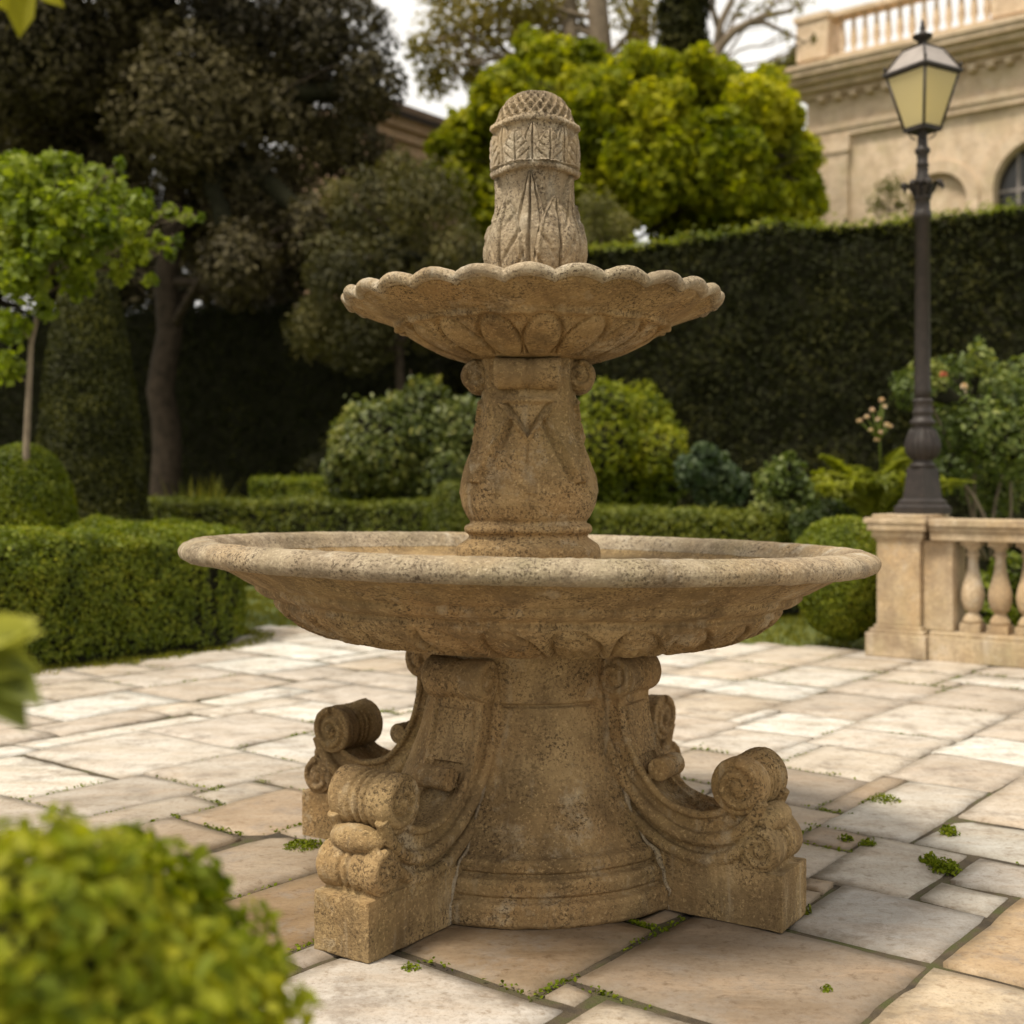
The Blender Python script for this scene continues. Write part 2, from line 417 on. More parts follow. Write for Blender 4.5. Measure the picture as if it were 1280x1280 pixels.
def shrub(name, label, cat, lobes, n, size, mat, core=.72, aspect=.5, jit=1.0, stems=None, tintmean=.48, fill=.16, group=None, detail=False, droop=0, bark=None, tscale=3.0, lobeamt=.14, tint_amt=.22):
    cs = np.array([c for c, r in lobes]); off = np.array([cs[:, 0].mean(), cs[:, 1].mean(), 0.0])
    root = thing(name, label, cat, tuple(off), 0, group)
    P, Nn, lid = lobe_leaves(lobes, n, fill)
    P[:, 2] = np.maximum(P[:, 2], .02)
    lt = RNG.normal(0, lobeamt, len(lobes))
    tint = np.clip(clump_tint(P, tscale, 3, tint_amt, tintmean)+lt[lid], 0, 1)
    leaves('foliage', P-off, Nn, size, mat, root, tint, jit, aspect, detail, droop=droop)
    if core: core_blobs(lobes, core, root, off)
    if stems:
        mb = MB()
        for pts, r0, r1 in stems:
            pts = [np.array(p)-off for p in pts]; m = len(pts)
            mb.tube(pts, [r0+(r1-r0)*i/(m-1) for i in range(m)], 7)
        mb.build('stem', bark or M_BARK, root)
    return root

def bend(a, b, k=.12, m=6):        # a slightly wandering limb from a to b
    a = np.array(a, float); b = np.array(b, float); L = np.linalg.norm(b-a); pts = []
    o = RNG.normal(0, 1, 3)*k*L; o2 = RNG.normal(0, 1, 3)*k*.4*L
    for i in range(m+1):
        t = i/m; pts.append(a*(1-t)+b*t+o*math.sin(math.pi*t)+o2*math.sin(2*math.pi*t))
    return pts

def tree(name, label, lobes, n, size, mat, trunk, r0, bark=None, core=0, aspect=.5, fill=.3, fork=None, tintmean=.48, jit=1.0, group=None, tscale=1.2, branch_r=.35, lobeamt=.16, extra=None, droop=0):
    """trunk: list of points from the ground; limbs leave its upper part for every lobe"""
    off = np.array([trunk[0][0], trunk[0][1], 0.0])
    root = thing(name, label, 'tree', tuple(off), 0, group)
    P, Nn, lid = lobe_leaves(lobes, n, fill)
    lt = RNG.normal(0, lobeamt, len(lobes))
    tint = np.clip(clump_tint(P, tscale, 5, .24, tintmean)+lt[lid], 0, 1)
    leaves('crown', P-off, Nn, size, mat, root, tint, jit, aspect, droop=droop)
    mb = MB(); T = [np.array(p, float) for p in trunk]; m = len(T)
    fine = []
    for i in range(m-1):
        for t in np.linspace(0, 1, 6)[:-1]: fine.append(T[i]*(1-t)+T[i+1]*t)
    fine.append(T[-1]); fine = np.array(fine)
    fine[1:-1] += vnoise(fine[1:-1], 1.1)[:, None]*np.array([[.5, .3, 0]])*r0
    rr = [r0*(1.5 if i == 0 else 1.15 if i == 1 else 1)*(1-.5*i/(len(fine)-1)) for i in range(len(fine))]
    mb.tube(list(fine-off), rr, 12); mb.build('trunk', bark or M_BARK, root)
    lb = MB()
    for c, r in lobes:
        c = np.array(c); k = int(np.clip(np.argmin(np.linalg.norm(fine-(c-np.array([0, 0, max(r)*1.0])), axis=1)), len(fine)//3, len(fine)-1))
        pts = bend(fine[k], c+np.array([0, 0, r[2]*.2]), .08, 7); br = rr[k]*branch_r*1.3
        lb.tube([p-off for p in pts], [br*(1-.8*i/7) for i in range(8)], 6)
        for q in range(4):
            e = c+sphere_dirs(1)[0]*np.array(r)*.85; s = pts[3+q]
            pp = bend(s, e, .1, 4); lb.tube([p-off for p in pp], [br*.4*(1-.75*i/4) for i in range(5)], 5)
    if extra:
        for pts, a, b in extra:
            lb.tube([np.array(p)-off for p in pts], [a+(b-a)*i/(len(pts)-1) for i in range(len(pts))], 6)
    lb.build('limb', bark or M_BARK, root)
    if core: core_blobs(lobes, core, root, off)
    return root

def lobe_px(lst, d, dv=.6, flat=1.0, jitter=True):
    out = []
    for it in lst:
        x, y, r = it[:3]; dd = d+(RNG.uniform(-dv, dv) if jitter else 0)
        R = r/F*dd; out.append((W(x, y, dd), (R, R*1.0, R*flat)))
    return out

# ------------------------------------------------------------------ ground, lawn and paving
def ground_mat():
    m, nt, p = new_mat('garden ground')
    pos = N(nt, 'ShaderNodeNewGeometry').outputs['Position']
    c = ramp(nt, noise(nt, pos, .6, 6), [(.4, (.075, .095, .018)), (.6, (.12, .14, .028))])
    c = mix(nt, ramp(nt, noise(nt, pos, 40, 3), [(.4, g(0)), (.7, g(.5))]), c, (.05, .06, .012))
    nt.links.new(c, p.inputs['Base Color']); p.inputs['Roughness'].default_value = .95
    nt.links.new(bump(nt, noise(nt, pos, 60, 4), .6, .02), p.inputs['Normal'])
    return m
me = mesh_np('ground', [(-900, -900, -.03), (900, -900, -.03), (900, 900, -.03), (-900, 900, -.03)], [[0, 1, 2, 3]])
tag(link('ground', me, ground_mat()), kind='structure')

def slab_mat():
    m, nt, p = new_mat('worn paving slabs')
    pos = N(nt, 'ShaderNodeNewGeometry').outputs['Position']
    a = N(nt, 'ShaderNodeAttribute', attribute_name='slabcol'); base = a.outputs['Color']
    off = N(nt, 'ShaderNodeVectorMath', operation='MULTIPLY_ADD'); nt.links.new(base, off.inputs[0]); off.inputs[1].default_value = (37, 53, 0)
    nt.links.new(pos, off.inputs[2]); v = off.outputs[0]
    st = N(nt, 'ShaderNodeMapping'); st.inputs['Rotation'].default_value = (0, 0, .67); st.inputs['Scale'].default_value = (1, 2.6, 1); nt.links.new(v, st.inputs['Vector'])
    sv = st.outputs[0]
    c = mix(nt, ramp(nt, noise(nt, sv, 3.2, 8, .65), [(.42, g(0)), (.66, g(.75))]), base, mix(nt, 1, base, (.76, .69, .60), 'MULTIPLY'))
    c = mix(nt, ramp(nt, noise(nt, sv, 2.1, 7, .7), [(.50, g(0)), (.70, g(.34))]), c, (.45, .32, .21))
    c = mix(nt, ramp(nt, noise(nt, v, 5.5, 8, .75), [(.50, g(0)), (.63, g(.72))]), c, (.23, .195, .16))
    c = mix(nt, ramp(nt, noise(nt, v, 26, 6, .75), [(.55, g(0)), (.66, g(.7))]), c, mix(nt, 1, base, (.5, .42, .33), 'MULTIPLY'))
    c = mix(nt, ramp(nt, noise(nt, v, 9, 6, .6), [(.56, g(0)), (.70, g(.5))]), c, mix(nt, 1, base, (1.22, 1.22, 1.2), 'MULTIPLY'))
    c = mix(nt, ramp(nt, noise(nt, v, 120, 3, .7), [(.56, g(0)), (.66, g(.4))]), c, (.16, .12, .09))
    c = mix(nt, ramp(nt, noise(nt, pos, .9, 8, .7), [(.47, g(0)), (.66, g(.55))]), c, mix(nt, 1, c, (.68, .62, .54), 'MULTIPLY'))
    c = mix(nt, ramp(nt, noise(nt, pos, 60, 5, .8), [(.5, g(0)), (.62, g(.35))]), c, mix(nt, 1, c, (.6, .52, .44), 'MULTIPLY'))
    e = N(nt, 'ShaderNodeAttribute', attribute_name='edge')
    ee = mix(nt, 1, e.outputs['Color'], ramp(nt, noise(nt, v, 12, 5, .7), [(.35, g(0)), (.65, g(1))]), 'MULTIPLY')
    c = mix(nt, ee, c, (.11, .085, .05))
    nt.links.new(c, p.inputs['Base Color']); p.inputs['Roughness'].default_value = .62; p.inputs['Specular IOR Level'].default_value = .35
    rr = ramp(nt, noise(nt, v, 4, 5), [(.35, g(.45)), (.7, g(.8))]); nt.links.new(rr, p.inputs['Roughness'])
    n1 = bump(nt, noise(nt, v, 70, 5, .7), .25, .004)
    nt.links.new(bump(nt, noise(nt, sv, 7, 6, .6), .5, .012, n1), p.inputs['Normal'])
    return m

def in_patio(X, d):
    a = X*U2[0]+d*U2[1]; b = X*V2[0]+d*V2[1]
    if d < -1.5 or abs(X) > 9: return False
    if d > 9.75-.32*(X+2.05): return False
    if a < -6.72 and X < -1.95: return False
    if b > 7.85 and X > 1.95: return False
    return True

CELL = .1
def make_patio():
    A0, B0, NA, NB = -9.2, -5.0, 200, 150
    occ = np.ones((NA, NB), bool)
    for i in range(NA):
        for j in range(NB):
            a = A0+(i+.5)*CELL; b = B0+(j+.5)*CELL
            occ[i, j] = not in_patio(a*U2[0]+b*V2[0], a*U2[1]+b*V2[1])
    slabs = []
    def put(i, j, wa, wb, fixed=None):
        occ[i:i+wa, j:j+wb] = True; slabs.append((A0+i*CELL, A0+(i+wa)*CELL, B0+j*CELL, B0+(j+wb)*CELL, fixed))
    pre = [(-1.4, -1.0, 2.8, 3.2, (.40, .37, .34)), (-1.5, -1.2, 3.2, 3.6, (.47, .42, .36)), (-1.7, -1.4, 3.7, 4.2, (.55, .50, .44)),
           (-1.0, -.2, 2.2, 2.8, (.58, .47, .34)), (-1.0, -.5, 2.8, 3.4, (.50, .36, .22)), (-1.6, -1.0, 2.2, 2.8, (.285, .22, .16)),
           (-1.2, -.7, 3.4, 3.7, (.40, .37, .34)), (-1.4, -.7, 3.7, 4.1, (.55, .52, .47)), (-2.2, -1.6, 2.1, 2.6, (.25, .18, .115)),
           (-2.1, -1.5, 1.6, 2.1, (.54, .49, .44)), (-1.5, -.9, 1.5, 2.2, (.50, .42, .33)), (-2.6, -2.2, 1.9, 2.5, (.29, .20, .115))]  # darkest front slabs: brown stains plus the fountain's shade put into the colour
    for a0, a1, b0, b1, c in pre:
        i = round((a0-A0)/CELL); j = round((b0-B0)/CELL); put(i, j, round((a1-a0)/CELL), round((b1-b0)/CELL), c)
    sizes = [(6, 4), (6, 5), (7, 5), (5, 4), (8, 5), (5, 7), (9, 5), (6, 6), (4, 5), (7, 4), (8, 6), (5, 5), (10, 5), (5, 8)]
    for j in range(NB):
        for i in range(NA):
            if occ[i, j]: continue
            s = sizes[:]; random.shuffle(s)
            for wa, wb in s+[(4, 2), (3, 3), (2, 3), (3, 2), (2, 2), (2, 1), (1, 2), (1, 1)]:
                if i+wa <= NA and j+wb <= NB and not occ[i:i+wa, j:j+wb].any():
                    # grow into slivers that would be too thin
                    if not occ[i+wa:i+wa+1, j:j+wb].all() and i+wa+1 < NA and occ[i+wa+1:i+wa+2, j:j+wb].all() and not occ[i+wa, j:j+wb].any(): wa += 1
                    put(i, j, wa, wb); break
    sl = [list(q) for q in slabs]; done = False
    while not done:                      # no slivers: join each to a neighbour sharing a whole edge
        done = True
        for q in sl:
            wa, wb = q[1]-q[0], q[3]-q[2]
            if q[4] is None and (min(wa, wb) < .25 or wa*wb < .09):
                best = None
                for r in sl:
                    if r is q or max(max(r[1], q[1])-min(r[0], q[0]), max(r[3], q[3])-min(r[2], q[2])) > 1.15 : continue
                    if abs(r[0]-q[0]) < 1e-6 and abs(r[1]-q[1]) < 1e-6 and (abs(r[3]-q[2]) < 1e-6 or abs(r[2]-q[3]) < 1e-6): best = r; break
                    if abs(r[2]-q[2]) < 1e-6 and abs(r[3]-q[3]) < 1e-6 and (abs(r[1]-q[0]) < 1e-6 or abs(r[0]-q[1]) < 1e-6): best = r; break
                if best is not None:
                    best[0] = min(best[0], q[0]); best[1] = max(best[1], q[1]); best[2] = min(best[2], q[2]); best[3] = max(best[3], q[3])
                    sl.remove(q); done = False; break
    slabs[:] = [tuple(q) for q in sl]
    V = []; Fq = []; colr = []; edge = []
    for a0, a1, b0, b1, fixed in slabs:
        ca, cb = (a0+a1)/2, (b0+b1)/2; X = ca*U2[0]+cb*V2[0]; d = ca*U2[1]+cb*V2[1]
        gap = random.uniform(.002, .007) if d > 3.9 else random.uniform(.007, .018)
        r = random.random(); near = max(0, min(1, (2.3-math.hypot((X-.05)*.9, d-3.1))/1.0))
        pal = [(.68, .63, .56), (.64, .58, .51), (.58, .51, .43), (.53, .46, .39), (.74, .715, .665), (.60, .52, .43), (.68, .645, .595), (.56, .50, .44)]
        paln = [(.36, .285, .21), (.30, .225, .155), (.275, .195, .12), (.42, .365, .30), (.34, .235, .14), (.30, .24, .185)]  # paln: slabs round the fountain, stained brown with its shade painted in
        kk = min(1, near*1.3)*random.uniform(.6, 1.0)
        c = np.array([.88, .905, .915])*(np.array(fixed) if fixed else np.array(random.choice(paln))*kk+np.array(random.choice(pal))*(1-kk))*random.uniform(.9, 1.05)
        na = max(3, int((a1-a0)/.05)); nb = max(3, int((b1-b0)/.05))
        if d > 6: na, nb = max(3, na//2), max(3, nb//2)
        jit = np.random.RandomState(len(V)).uniform(-.012, .012, (2, 2, 2))
        if min(a1-a0, b1-b0) < .15: jit *= .3
        z0 = random.uniform(-.004, .004); ta, tb = random.uniform(-.008, .008), random.uniform(-.008, .008)
        ga, gb = np.meshgrid(np.linspace(0, 1, na+1), np.linspace(0, 1, nb+1), indexing='ij')
        e = np.minimum(np.minimum(ga, 1-ga)*(a1-a0), np.minimum(gb, 1-gb)*(b1-b0))
        aa = a0+gap+ga*(a1-a0-2*gap); bb = b0+gap+gb*(b1-b0-2*gap)
        wq = [(1-ga)*(1-gb), (1-ga)*gb, ga*(1-gb), ga*gb]
        aa = aa+sum(q*j for q, j in zip(wq, jit[..., 0].ravel())); bb = bb+sum(q*j for q, j in zip(wq, jit[..., 1].ravel()))
        pp = np.stack([aa.ravel(), bb.ravel(), np.zeros(aa.size)], 1); border = (e.ravel() < 1e-6)
        ir = vnoise(pp, 14, 3); ir2 = vnoise(pp, 14, 8)
        pp[:, 0] += np.where(border, ir*.006, 0); pp[:, 1] += np.where(border, ir2*.006, 0)
        zz = z0+ta*(ga-.5)+tb*(gb-.5)
        zz = zz.ravel()+vnoise(pp, 6, 1)*.0012-np.where(border, .004+np.abs(ir)*.003, 0)
        wx = pp[:, 0]*U2[0]+pp[:, 1]*V2[0]; wy = pp[:, 0]*U2[1]+pp[:, 1]*V2[1]
        b0i = sum(len(q) for q in V); top = np.stack([wx, wy, zz], 1)
        idx = np.arange((na+1)*(nb+1)).reshape(na+1, nb+1)
        quads = np.stack([idx[:-1, :-1], idx[1:, :-1], idx[1:, 1:], idx[:-1, 1:]], -1).reshape(-1, 4)
        ring = np.concatenate([idx[:-1, 0], idx[-1, :-1], idx[:0:-1, -1], idx[0, :0:-1]])
        sk = top[ring].copy(); sk[:, 2] = -.028
        m0 = len(top); k = len(ring); r1 = np.arange(k)
        side = np.stack([ring, m0+r1, m0+(r1+1) % k, ring[(r1+1) % k]], -1)
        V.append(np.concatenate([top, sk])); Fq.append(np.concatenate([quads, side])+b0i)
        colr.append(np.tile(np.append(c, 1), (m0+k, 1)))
        ed = np.clip(1-e.ravel()/(.022 if d > 3.9 else .04), 0, 1)*(.35 if d > 3.9 else .5); edge.append(np.concatenate([ed, np.ones(k)]))
    me = mesh_np('patio', np.concatenate(V), np.concatenate(Fq), False)
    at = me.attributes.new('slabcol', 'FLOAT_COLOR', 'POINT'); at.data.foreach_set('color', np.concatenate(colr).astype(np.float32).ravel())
    at = me.attributes.new('edge', 'FLOAT', 'POINT'); at.data.foreach_set('value', np.concatenate(edge).astype(np.float32))
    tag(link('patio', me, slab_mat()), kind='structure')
    # bedding between the slabs
    m, nt, p = new_mat('joint soil'); pos = N(nt, 'ShaderNodeNewGeometry').outputs['Position']
    c = ramp(nt, noise(nt, pos, 9, 5), [(.36, (.040, .030, .018)), (.50, (.075, .056, .032)), (.62, (.060, .062, .016))])
    nt.links.new(c, p.inputs['Base Color']); p.inputs['Roughness'].default_value = 1
    nt.links.new(bump(nt, noise(nt, pos, 150, 4), .8, .008), p.inputs['Normal'])
    gx = np.arange(-9, 9.01, .25); gy = np.arange(-1.5, 10.76, .25); vv = []; ff = []; ids = {}
    for i, x in enumerate(gx[:-1]):
        for j, y in enumerate(gy[:-1]):
            if all(in_patio(x+dx, y+dy) for dx in (0, .25) for dy in (0, .25)):
                q = []
                for dx, dy in ((0, 0), (1, 0), (1, 1), (0, 1)):
                    key = (i+dx, j+dy)
                    if key not in ids: ids[key] = len(vv); vv.append((gx[i+dx], gy[j+dy], -.011))
                    q.append(ids[key])
                ff.append(q)
    tag(link('paving_bed', mesh_np('paving_bed', vv, ff), m), kind='structure')
    return slabs
SLABS = make_patio()

# ------------------------------------------------------------------ the fountain
FX, FY = .047, 3.49
fountain = thing('tiered_fountain', 'weathered two tiered stone fountain on four scrolled feet in the middle of the paving', 'fountain', (FX, FY, 0))

def resample(prof, n):
    p = np.array(prof, float); s = np.concatenate([[0], np.cumsum(np.linalg.norm(np.diff(p, axis=0), axis=1))])
    q = np.linspace(0, s[-1], n); return np.stack([np.interp(q, s, p[:, 0]), np.interp(q, s, p[:, 1])], 1)

def carve(name, prof, nz, nth, disp, parent, mat, rough=.0012, radial=None, soft=2):
    p = resample(prof, nz)
    for _ in range(soft): p[1:-1] = p[1:-1]*.5+(p[:-2]+p[2:])*.25
    t = np.gradient(p, axis=0); t /= np.maximum(np.linalg.norm(t, axis=1, keepdims=True), 1e-9)
    nr, nzv = t[:, 1], -t[:, 0]
    th = np.linspace(0, 2*math.pi, nth, endpoint=False)
    R = np.repeat(p[:, 0][:, None], nth, 1); Z = np.repeat(p[:, 1][:, None], nth, 1); T = np.repeat(th[None], nz, 0)
    dn, dr, dz = disp(R, Z, T)
    base = np.stack([(R*np.cos(T)).ravel(), (R*np.sin(T)).ravel(), Z.ravel()], 1)
    rg = ((vnoise(base, 22)*.6+vnoise(base, 55, 3)*.45+vnoise(base, 120, 5)*.35)*rough).reshape(R.shape)
    mult = radial(R, Z, T) if radial else 1
    rr = np.maximum(R*mult+nr[:, None]*(dn+rg)+dr, 0); zz = Z+nzv[:, None]*(dn+rg)+dz
    co = np.stack([rr*np.cos(T), rr*np.sin(T), zz], -1).reshape(-1, 3)
    i = np.arange(nz-1)[:, None]; j = np.arange(nth)[None]
    f = np.stack([i*nth+j, i*nth+(j+1) % nth, (i+1)*nth+(j+1) % nth, (i+1)*nth+j], -1).reshape(-1, 4)
    return link(name, mesh_np(name, co, f, True), mat, parent)

def zero(R): return np.zeros_like(R)
def frac(x): return x-np.floor(x)-.5
def gau(x, s): return np.exp(-(x/s)**2)

# drum
carve('pedestal', [(.001, 0), (.472, 0), (.480, .010), (.480, .050), (.474, .060), (.456, .064), (.450, .069), (.459, .075), (.462, .104), (.454, .113), (.436, .116), (.430, .121), (.439, .127), (.441, .147), (.433, .156), (.416, .160), (.408, .166),
      (.388, .21), (.362, .265), (.336, .325), (.312, .385), (.294, .445), (.284, .49), (.281, .504), (.270, .508), (.271, .513), (.286, .517), (.290, .56), (.292, .60), (.30, .655), (.001, .655)],
      700, 340, lambda R, Z, T: (zero(R), zero(R), zero(R)), fountain, M_STONE, .0016, soft=3)

# lower basin
def basin_disp(R, Z, T):
    v = np.clip((R-.44)/(.708-.44), 0, 1); on = ((Z < .757) & (R > .43)).astype(float)
    ph = 26*T/(2*math.pi)+.75*(v-.5)**2*np.sign(v-.5)+.35*v
    f = frac(ph); e = (f/.40)**2+((v-.56)/.40)**2; se = np.sqrt(e)
    egg = np.sqrt(np.clip(1-e, 0, 1))*.010+.007*gau(se-1.24, .10)-.008*gau(se-1.03, .07)
    rose = .005*np.cos(se*13)*np.clip(1-e, 0, 1)
    dart = .010*gau(frac(ph+.5), .06)*np.clip(v*1.6, 0, 1)
    return on*(egg+rose+dart)*np.clip(np.minimum(v, 1-v)*9, 0, 1)-.002, zero(R), zero(R)
basin = carve('lower_basin', [(.001, .648), (.36, .648), (.42, .652), (.50, .664), (.58, .684), (.645, .710), (.69, .735), (.706, .750), (.704, .757), (.700, .761), (.706, .767), (.735, .774), (.752, .784), (.758, .793), (.755, .799), (.758, .803), (.775, .808),
      (.82, .834), (.858, .853), (.880, .862), (.87, .89), (.835, .885), (.80, .86), (.66, .842), (.3, .838), (.001, .838)],
      520, 900, basin_disp, fountain, M_STONE, .0019, soft=2)
carve('rim', [(.868, .870), (.886, .866), (.908, .863), (.930, .865), (.948, .874), (.955, .887), (.953, .900), (.942, .912), (.920, .921), (.892, .923), (.866, .918), (.851, .907), (.838, .890), (.824, .876)],
      70, 900, lambda R, Z, T: (zero(R), zero(R), zero(R)), basin, M_STONE_DARK, .0024)
basin.rotation_euler = (math.radians(-.5), math.radians(1.1), 0); basin.location = (-.018, 0, 0)

# column
def sq(n_of_z):
    def f(R, Z, T):
        n = n_of_z(Z); a = T+math.radians(2); return (np.abs(np.cos(a))**n+np.abs(np.sin(a))**n)**(-1/n)/1.0*.97
    return f
def col_disp(R, Z, T):
    a = (T+math.radians(2))/(math.pi/2); x = (a-np.round(a))*2            # -1..1 across each face
    d = zero(R)
    d += .016*gau(np.abs(x)*.15-(Z-1.205), .009)*(Z < 1.305)*(np.abs(x) < .72)-.010*gau(np.abs(x)*.15-(Z-1.225), .007)*(Z < 1.305)*(np.abs(x) < .65)          # inverted V
    d += -.007*gau(x, .035)*((Z > 1.10) & (Z < 1.25))                                 # midrib
    d += .012*gau(Z-1.313, .009)*(np.abs(x) < .62)                                   # ledge
    c = .48+.46*np.clip((1.27-Z)/.16, 0, 1)
    d += .014*gau(np.abs(x)-c, .06)*((Z > 1.09) & (Z < 1.26))                        # long leaf edges
    d += -.011*gau(np.abs(x)-c+.13, .05)*((Z > 1.09) & (Z < 1.26))
    lf = np.sin(x*9+Z*60)*.0026*((Z > 1.06) & (Z < 1.24)); d += lf
    d += .005*gau(np.abs(x)-.97, .05)*(Z > 1.25)
    return d, zero(R), zero(R)
column = carve('column', [(.001, .836), (.205, .836), (.205, .905), (.203, .915), (.192, .923), (.180, .930), (.172, .936), (.168, .944), (.172, .950), (.180, .955), (.183, .963), (.180, .972), (.168, .977), (.166, .981), (.178, .996), (.192, 1.025), (.199, 1.06), (.195, 1.10),
      (.180, 1.145), (.160, 1.19), (.145, 1.225), (.139, 1.26), (.137, 1.30), (.135, 1.34), (.134, 1.40), (.140, 1.435), (.148, 1.455), (.001, 1.455)], 380, 520, col_disp, fountain, M_STONE, .0013,
      sq(lambda Z: np.interp(Z, [.84, .97, .985, 1.06, 1.2, 1.45], [5, 5, 2.8, 2.3, 2.6, 3.6])))

def spiral_pts(c, R, turns, axis, rot0, sgn=1, n=40):
    """axis: function (u,v) -> 3d offset"""
    pts = []; rad = []
    for i in range(n+1):
        t = i/n; r = R*(1-.86*t); a = rot0+sgn*turns*2*math.pi*t
        pts.append(np.array(c)+axis(r*math.cos(a), r*math.sin(a))); rad.append(R*.19*(1-.40*t)+.002)
    return pts, rad

def roll(mb, c, R, wid, ax='y', grooves=(), belly=0.0, end=True, sgn=1):
    """a carved bolster: axis along local y or x, with grooves round its middle and a spiral on each end"""
    n = 40; prof = []
    for k in np.linspace(-.5, .5, 41):
        r = R*(1+belly*(1-(2*k)**2))
        for gpos, gd, gw in grooves: r -= gd*math.exp(-((k-gpos)/gw)**2)
        if abs(abs(k)-.5) < 1e-6: r *= .95
        prof.append((r, k*wid))
    v = []
    for r, s in prof:
        for i in range(n):
            a = 2*math.pi*i/n; u, q = r*math.cos(a), r*math.sin(a)
            v.append((c[0]+u, c[1]+s, c[2]+q) if ax == 'y' else (c[0]+s, c[1]+u, c[2]+q))
    f = [(j*n+i, j*n+(i+1) % n, (j+1)*n+(i+1) % n, (j+1)*n+i) for j in range(len(prof)-1) for i in range(n)]
    f += [tuple(range(n-1, -1, -1)), tuple((len(prof)-1)*n+i for i in range(n))]
    mb.add(v, f)
    if end:
        for sd_ in (-1, 1):
            fn = (lambda a, b: np.array([a, 0, b])) if ax == 'y' else (lambda a, b: np.array([0, a, b]))
            o = np.array(c)+(np.array([0, sd_*wid*.5, 0]) if ax == 'y' else np.array([sd_*wid*.5, 0, 0]))
            pts, rad = spiral_pts(o, R*.84, 1.75, fn, math.pi*.5, sgn)
            mb.tube(pts, rad, 8)
            mb.ellipsoid(o, (R*.24, R*.24, R*.24), 12, 8)

vmb = MB(); roll(vmb, (0, -.142, 1.385), .044, .165, 'x', [(0, .005, .03), (.1, .003, .02), (-.1, .003, .02)], -.05)
v0 = vmb.sculpt('volute', M_STONE, column, .0028, 3, .001)
for k in range(1, 4):
    v = v0.copy(); COL.objects.link(v); v.parent = column; v.rotation_euler = (0, 0, k*math.pi/2)
for o in [c for c in column.children]: o.rotation_euler[2] -= math.radians(2)

# upper bowl
NS = 26
def scallop(R, Z, T, edge):
    s = np.abs(np.sin(NS*T/2+.4))**.8
    return edge*(.017*s-.011), edge*(.011*s-.006)
def bowl_disp(R, Z, T):
    edge = np.clip((R-.40)/(.515-.40), 0, 1)**1.6*(Z > 1.53)
    dz, dr = scallop(R, Z, T, edge)
    under = (Z < 1.60) & (R > .19) & (R < .385)
    v = np.clip((R-.19)/(.365-.19), 0, 1); f = frac(16*T/(2*math.pi)+.3)
    e = (f/.45)**2+((v-.36)/.60)**2; se = np.sqrt(e)
    d = under*(np.sqrt(np.clip(1-e, 0, 1))*.006-.009*gau(se-1.06, .08)+.003*gau(se-1.22, .1))*(Z < 1.535)
    d = d+.010*gau(R-.379, .008)*(Z < 1.56)
    fl = (R > .385) & (Z < 1.60); d = d+fl*.002*np.sin(NS*T+.8)*np.clip((R-.385)/.05, 0, 1)
    return d, dr, dz
bowl = carve('upper_bowl', [(.001, 1.428), (.15, 1.428), (.178, 1.430), (.20, 1.438), (.26, 1.458), (.32, 1.486), (.36, 1.510), (.376, 1.521), (.384, 1.530), (.42, 1.545), (.47, 1.565), (.500, 1.578), (.505, 1.59), (.49, 1.598),
      (.47, 1.595), (.40, 1.575), (.30, 1.55), (.001, 1.54)], 400, 832, bowl_disp, fountain, M_STONE, .0013)
carve('rim', [(.493, 1.587), (.503, 1.5815), (.514, 1.581), (.525, 1.586), (.530, 1.594), (.529, 1.603), (.522, 1.611), (.511, 1.614), (.499, 1.611), (.486, 1.603), (.472, 1.595)], 50, 832, lambda R, Z, T: (zero(R),)+scallop(R, Z, T, np.clip((R-.40)/(.515-.40), 0, 1)**1.6)[::-1], bowl, M_STONE_DARK, .0022)
bowl.location = (.010, 0, 0)

# finial
def fin_disp(R, Z, T):
    d = zero(R)
    def tier(z0, z1, n, ph, amp, topA, topB, wA, wB):
        v = (Z-z0)/(z1-z0); on = (v > 0) & (v < 1); vv = np.clip(v, 0, 1)
        wob = .014*vnoise(np.stack([R*np.cos(T), R*np.sin(T), Z], -1).reshape(-1, 3), 35).reshape(R.shape)
        fA = np.abs(frac(n*T/(2*math.pi)+ph)+wob); fB = np.abs(frac(n*T/(2*math.pi)+ph+.5)+wob)
        def leaf(f, top, w, veins, hgt):
            u = np.clip(vv/top, 0, 1); hw = w*(1-u**2.6)**.8*(.80+.20*np.sin(math.pi*u))+1e-4
            rel = f/hw; ins = (rel < 1) & (vv < top)
            h = hgt*(.50+.50*np.sqrt(np.clip(1-rel**2, 0, 1)))
            if veins: h = h-hgt*.30*np.clip(np.cos((vv*9-f*7)*2*math.pi*.5), 0, 1)**3*np.clip(rel*1.6, 0, 1)
            else: h = h-hgt*.45*np.clip(np.cos(rel*3*math.pi), 0, 1)**2
            h = h-hgt*.45*gau(f, .022)+hgt*.22*gau(rel-.88, .07)
            return np.where(ins, h, 0)
        A = leaf(fA, topA, wA, True, amp); B = leaf(fB, topB, wB, False, amp*.62)
        return np.where(on, np.where(A > 0, A, B), 0)
    d = d+tier(1.60, 1.950, 5, .36, .027, .80, .99, .46, .40)+tier(1.964, 2.078, 8, .1, .016, .80, .98, .44, .38)
    cone = Z > 2.088; a = T*12; zz = (Z-2.088)*95+5*(1-np.clip(R/.1, 0, 1))**2
    q = 1-np.abs(np.sin(a+zz)*np.sin(a-zz))**1.1
    wv = .35*np.sin(a+zz)*np.cos(a-zz)
    d = np.where(cone, (.013*q+.004*wv-.007)*np.clip(R/.05, .15, 1), d)
    for zc, am in ((1.957, .014), (2.083, .014)):
        d = d+(am+.002*np.sin(T*40+Z*200))*gau(Z-zc-.004*np.sin(3*T), .0075)
    return d, zero(R), zero(R)
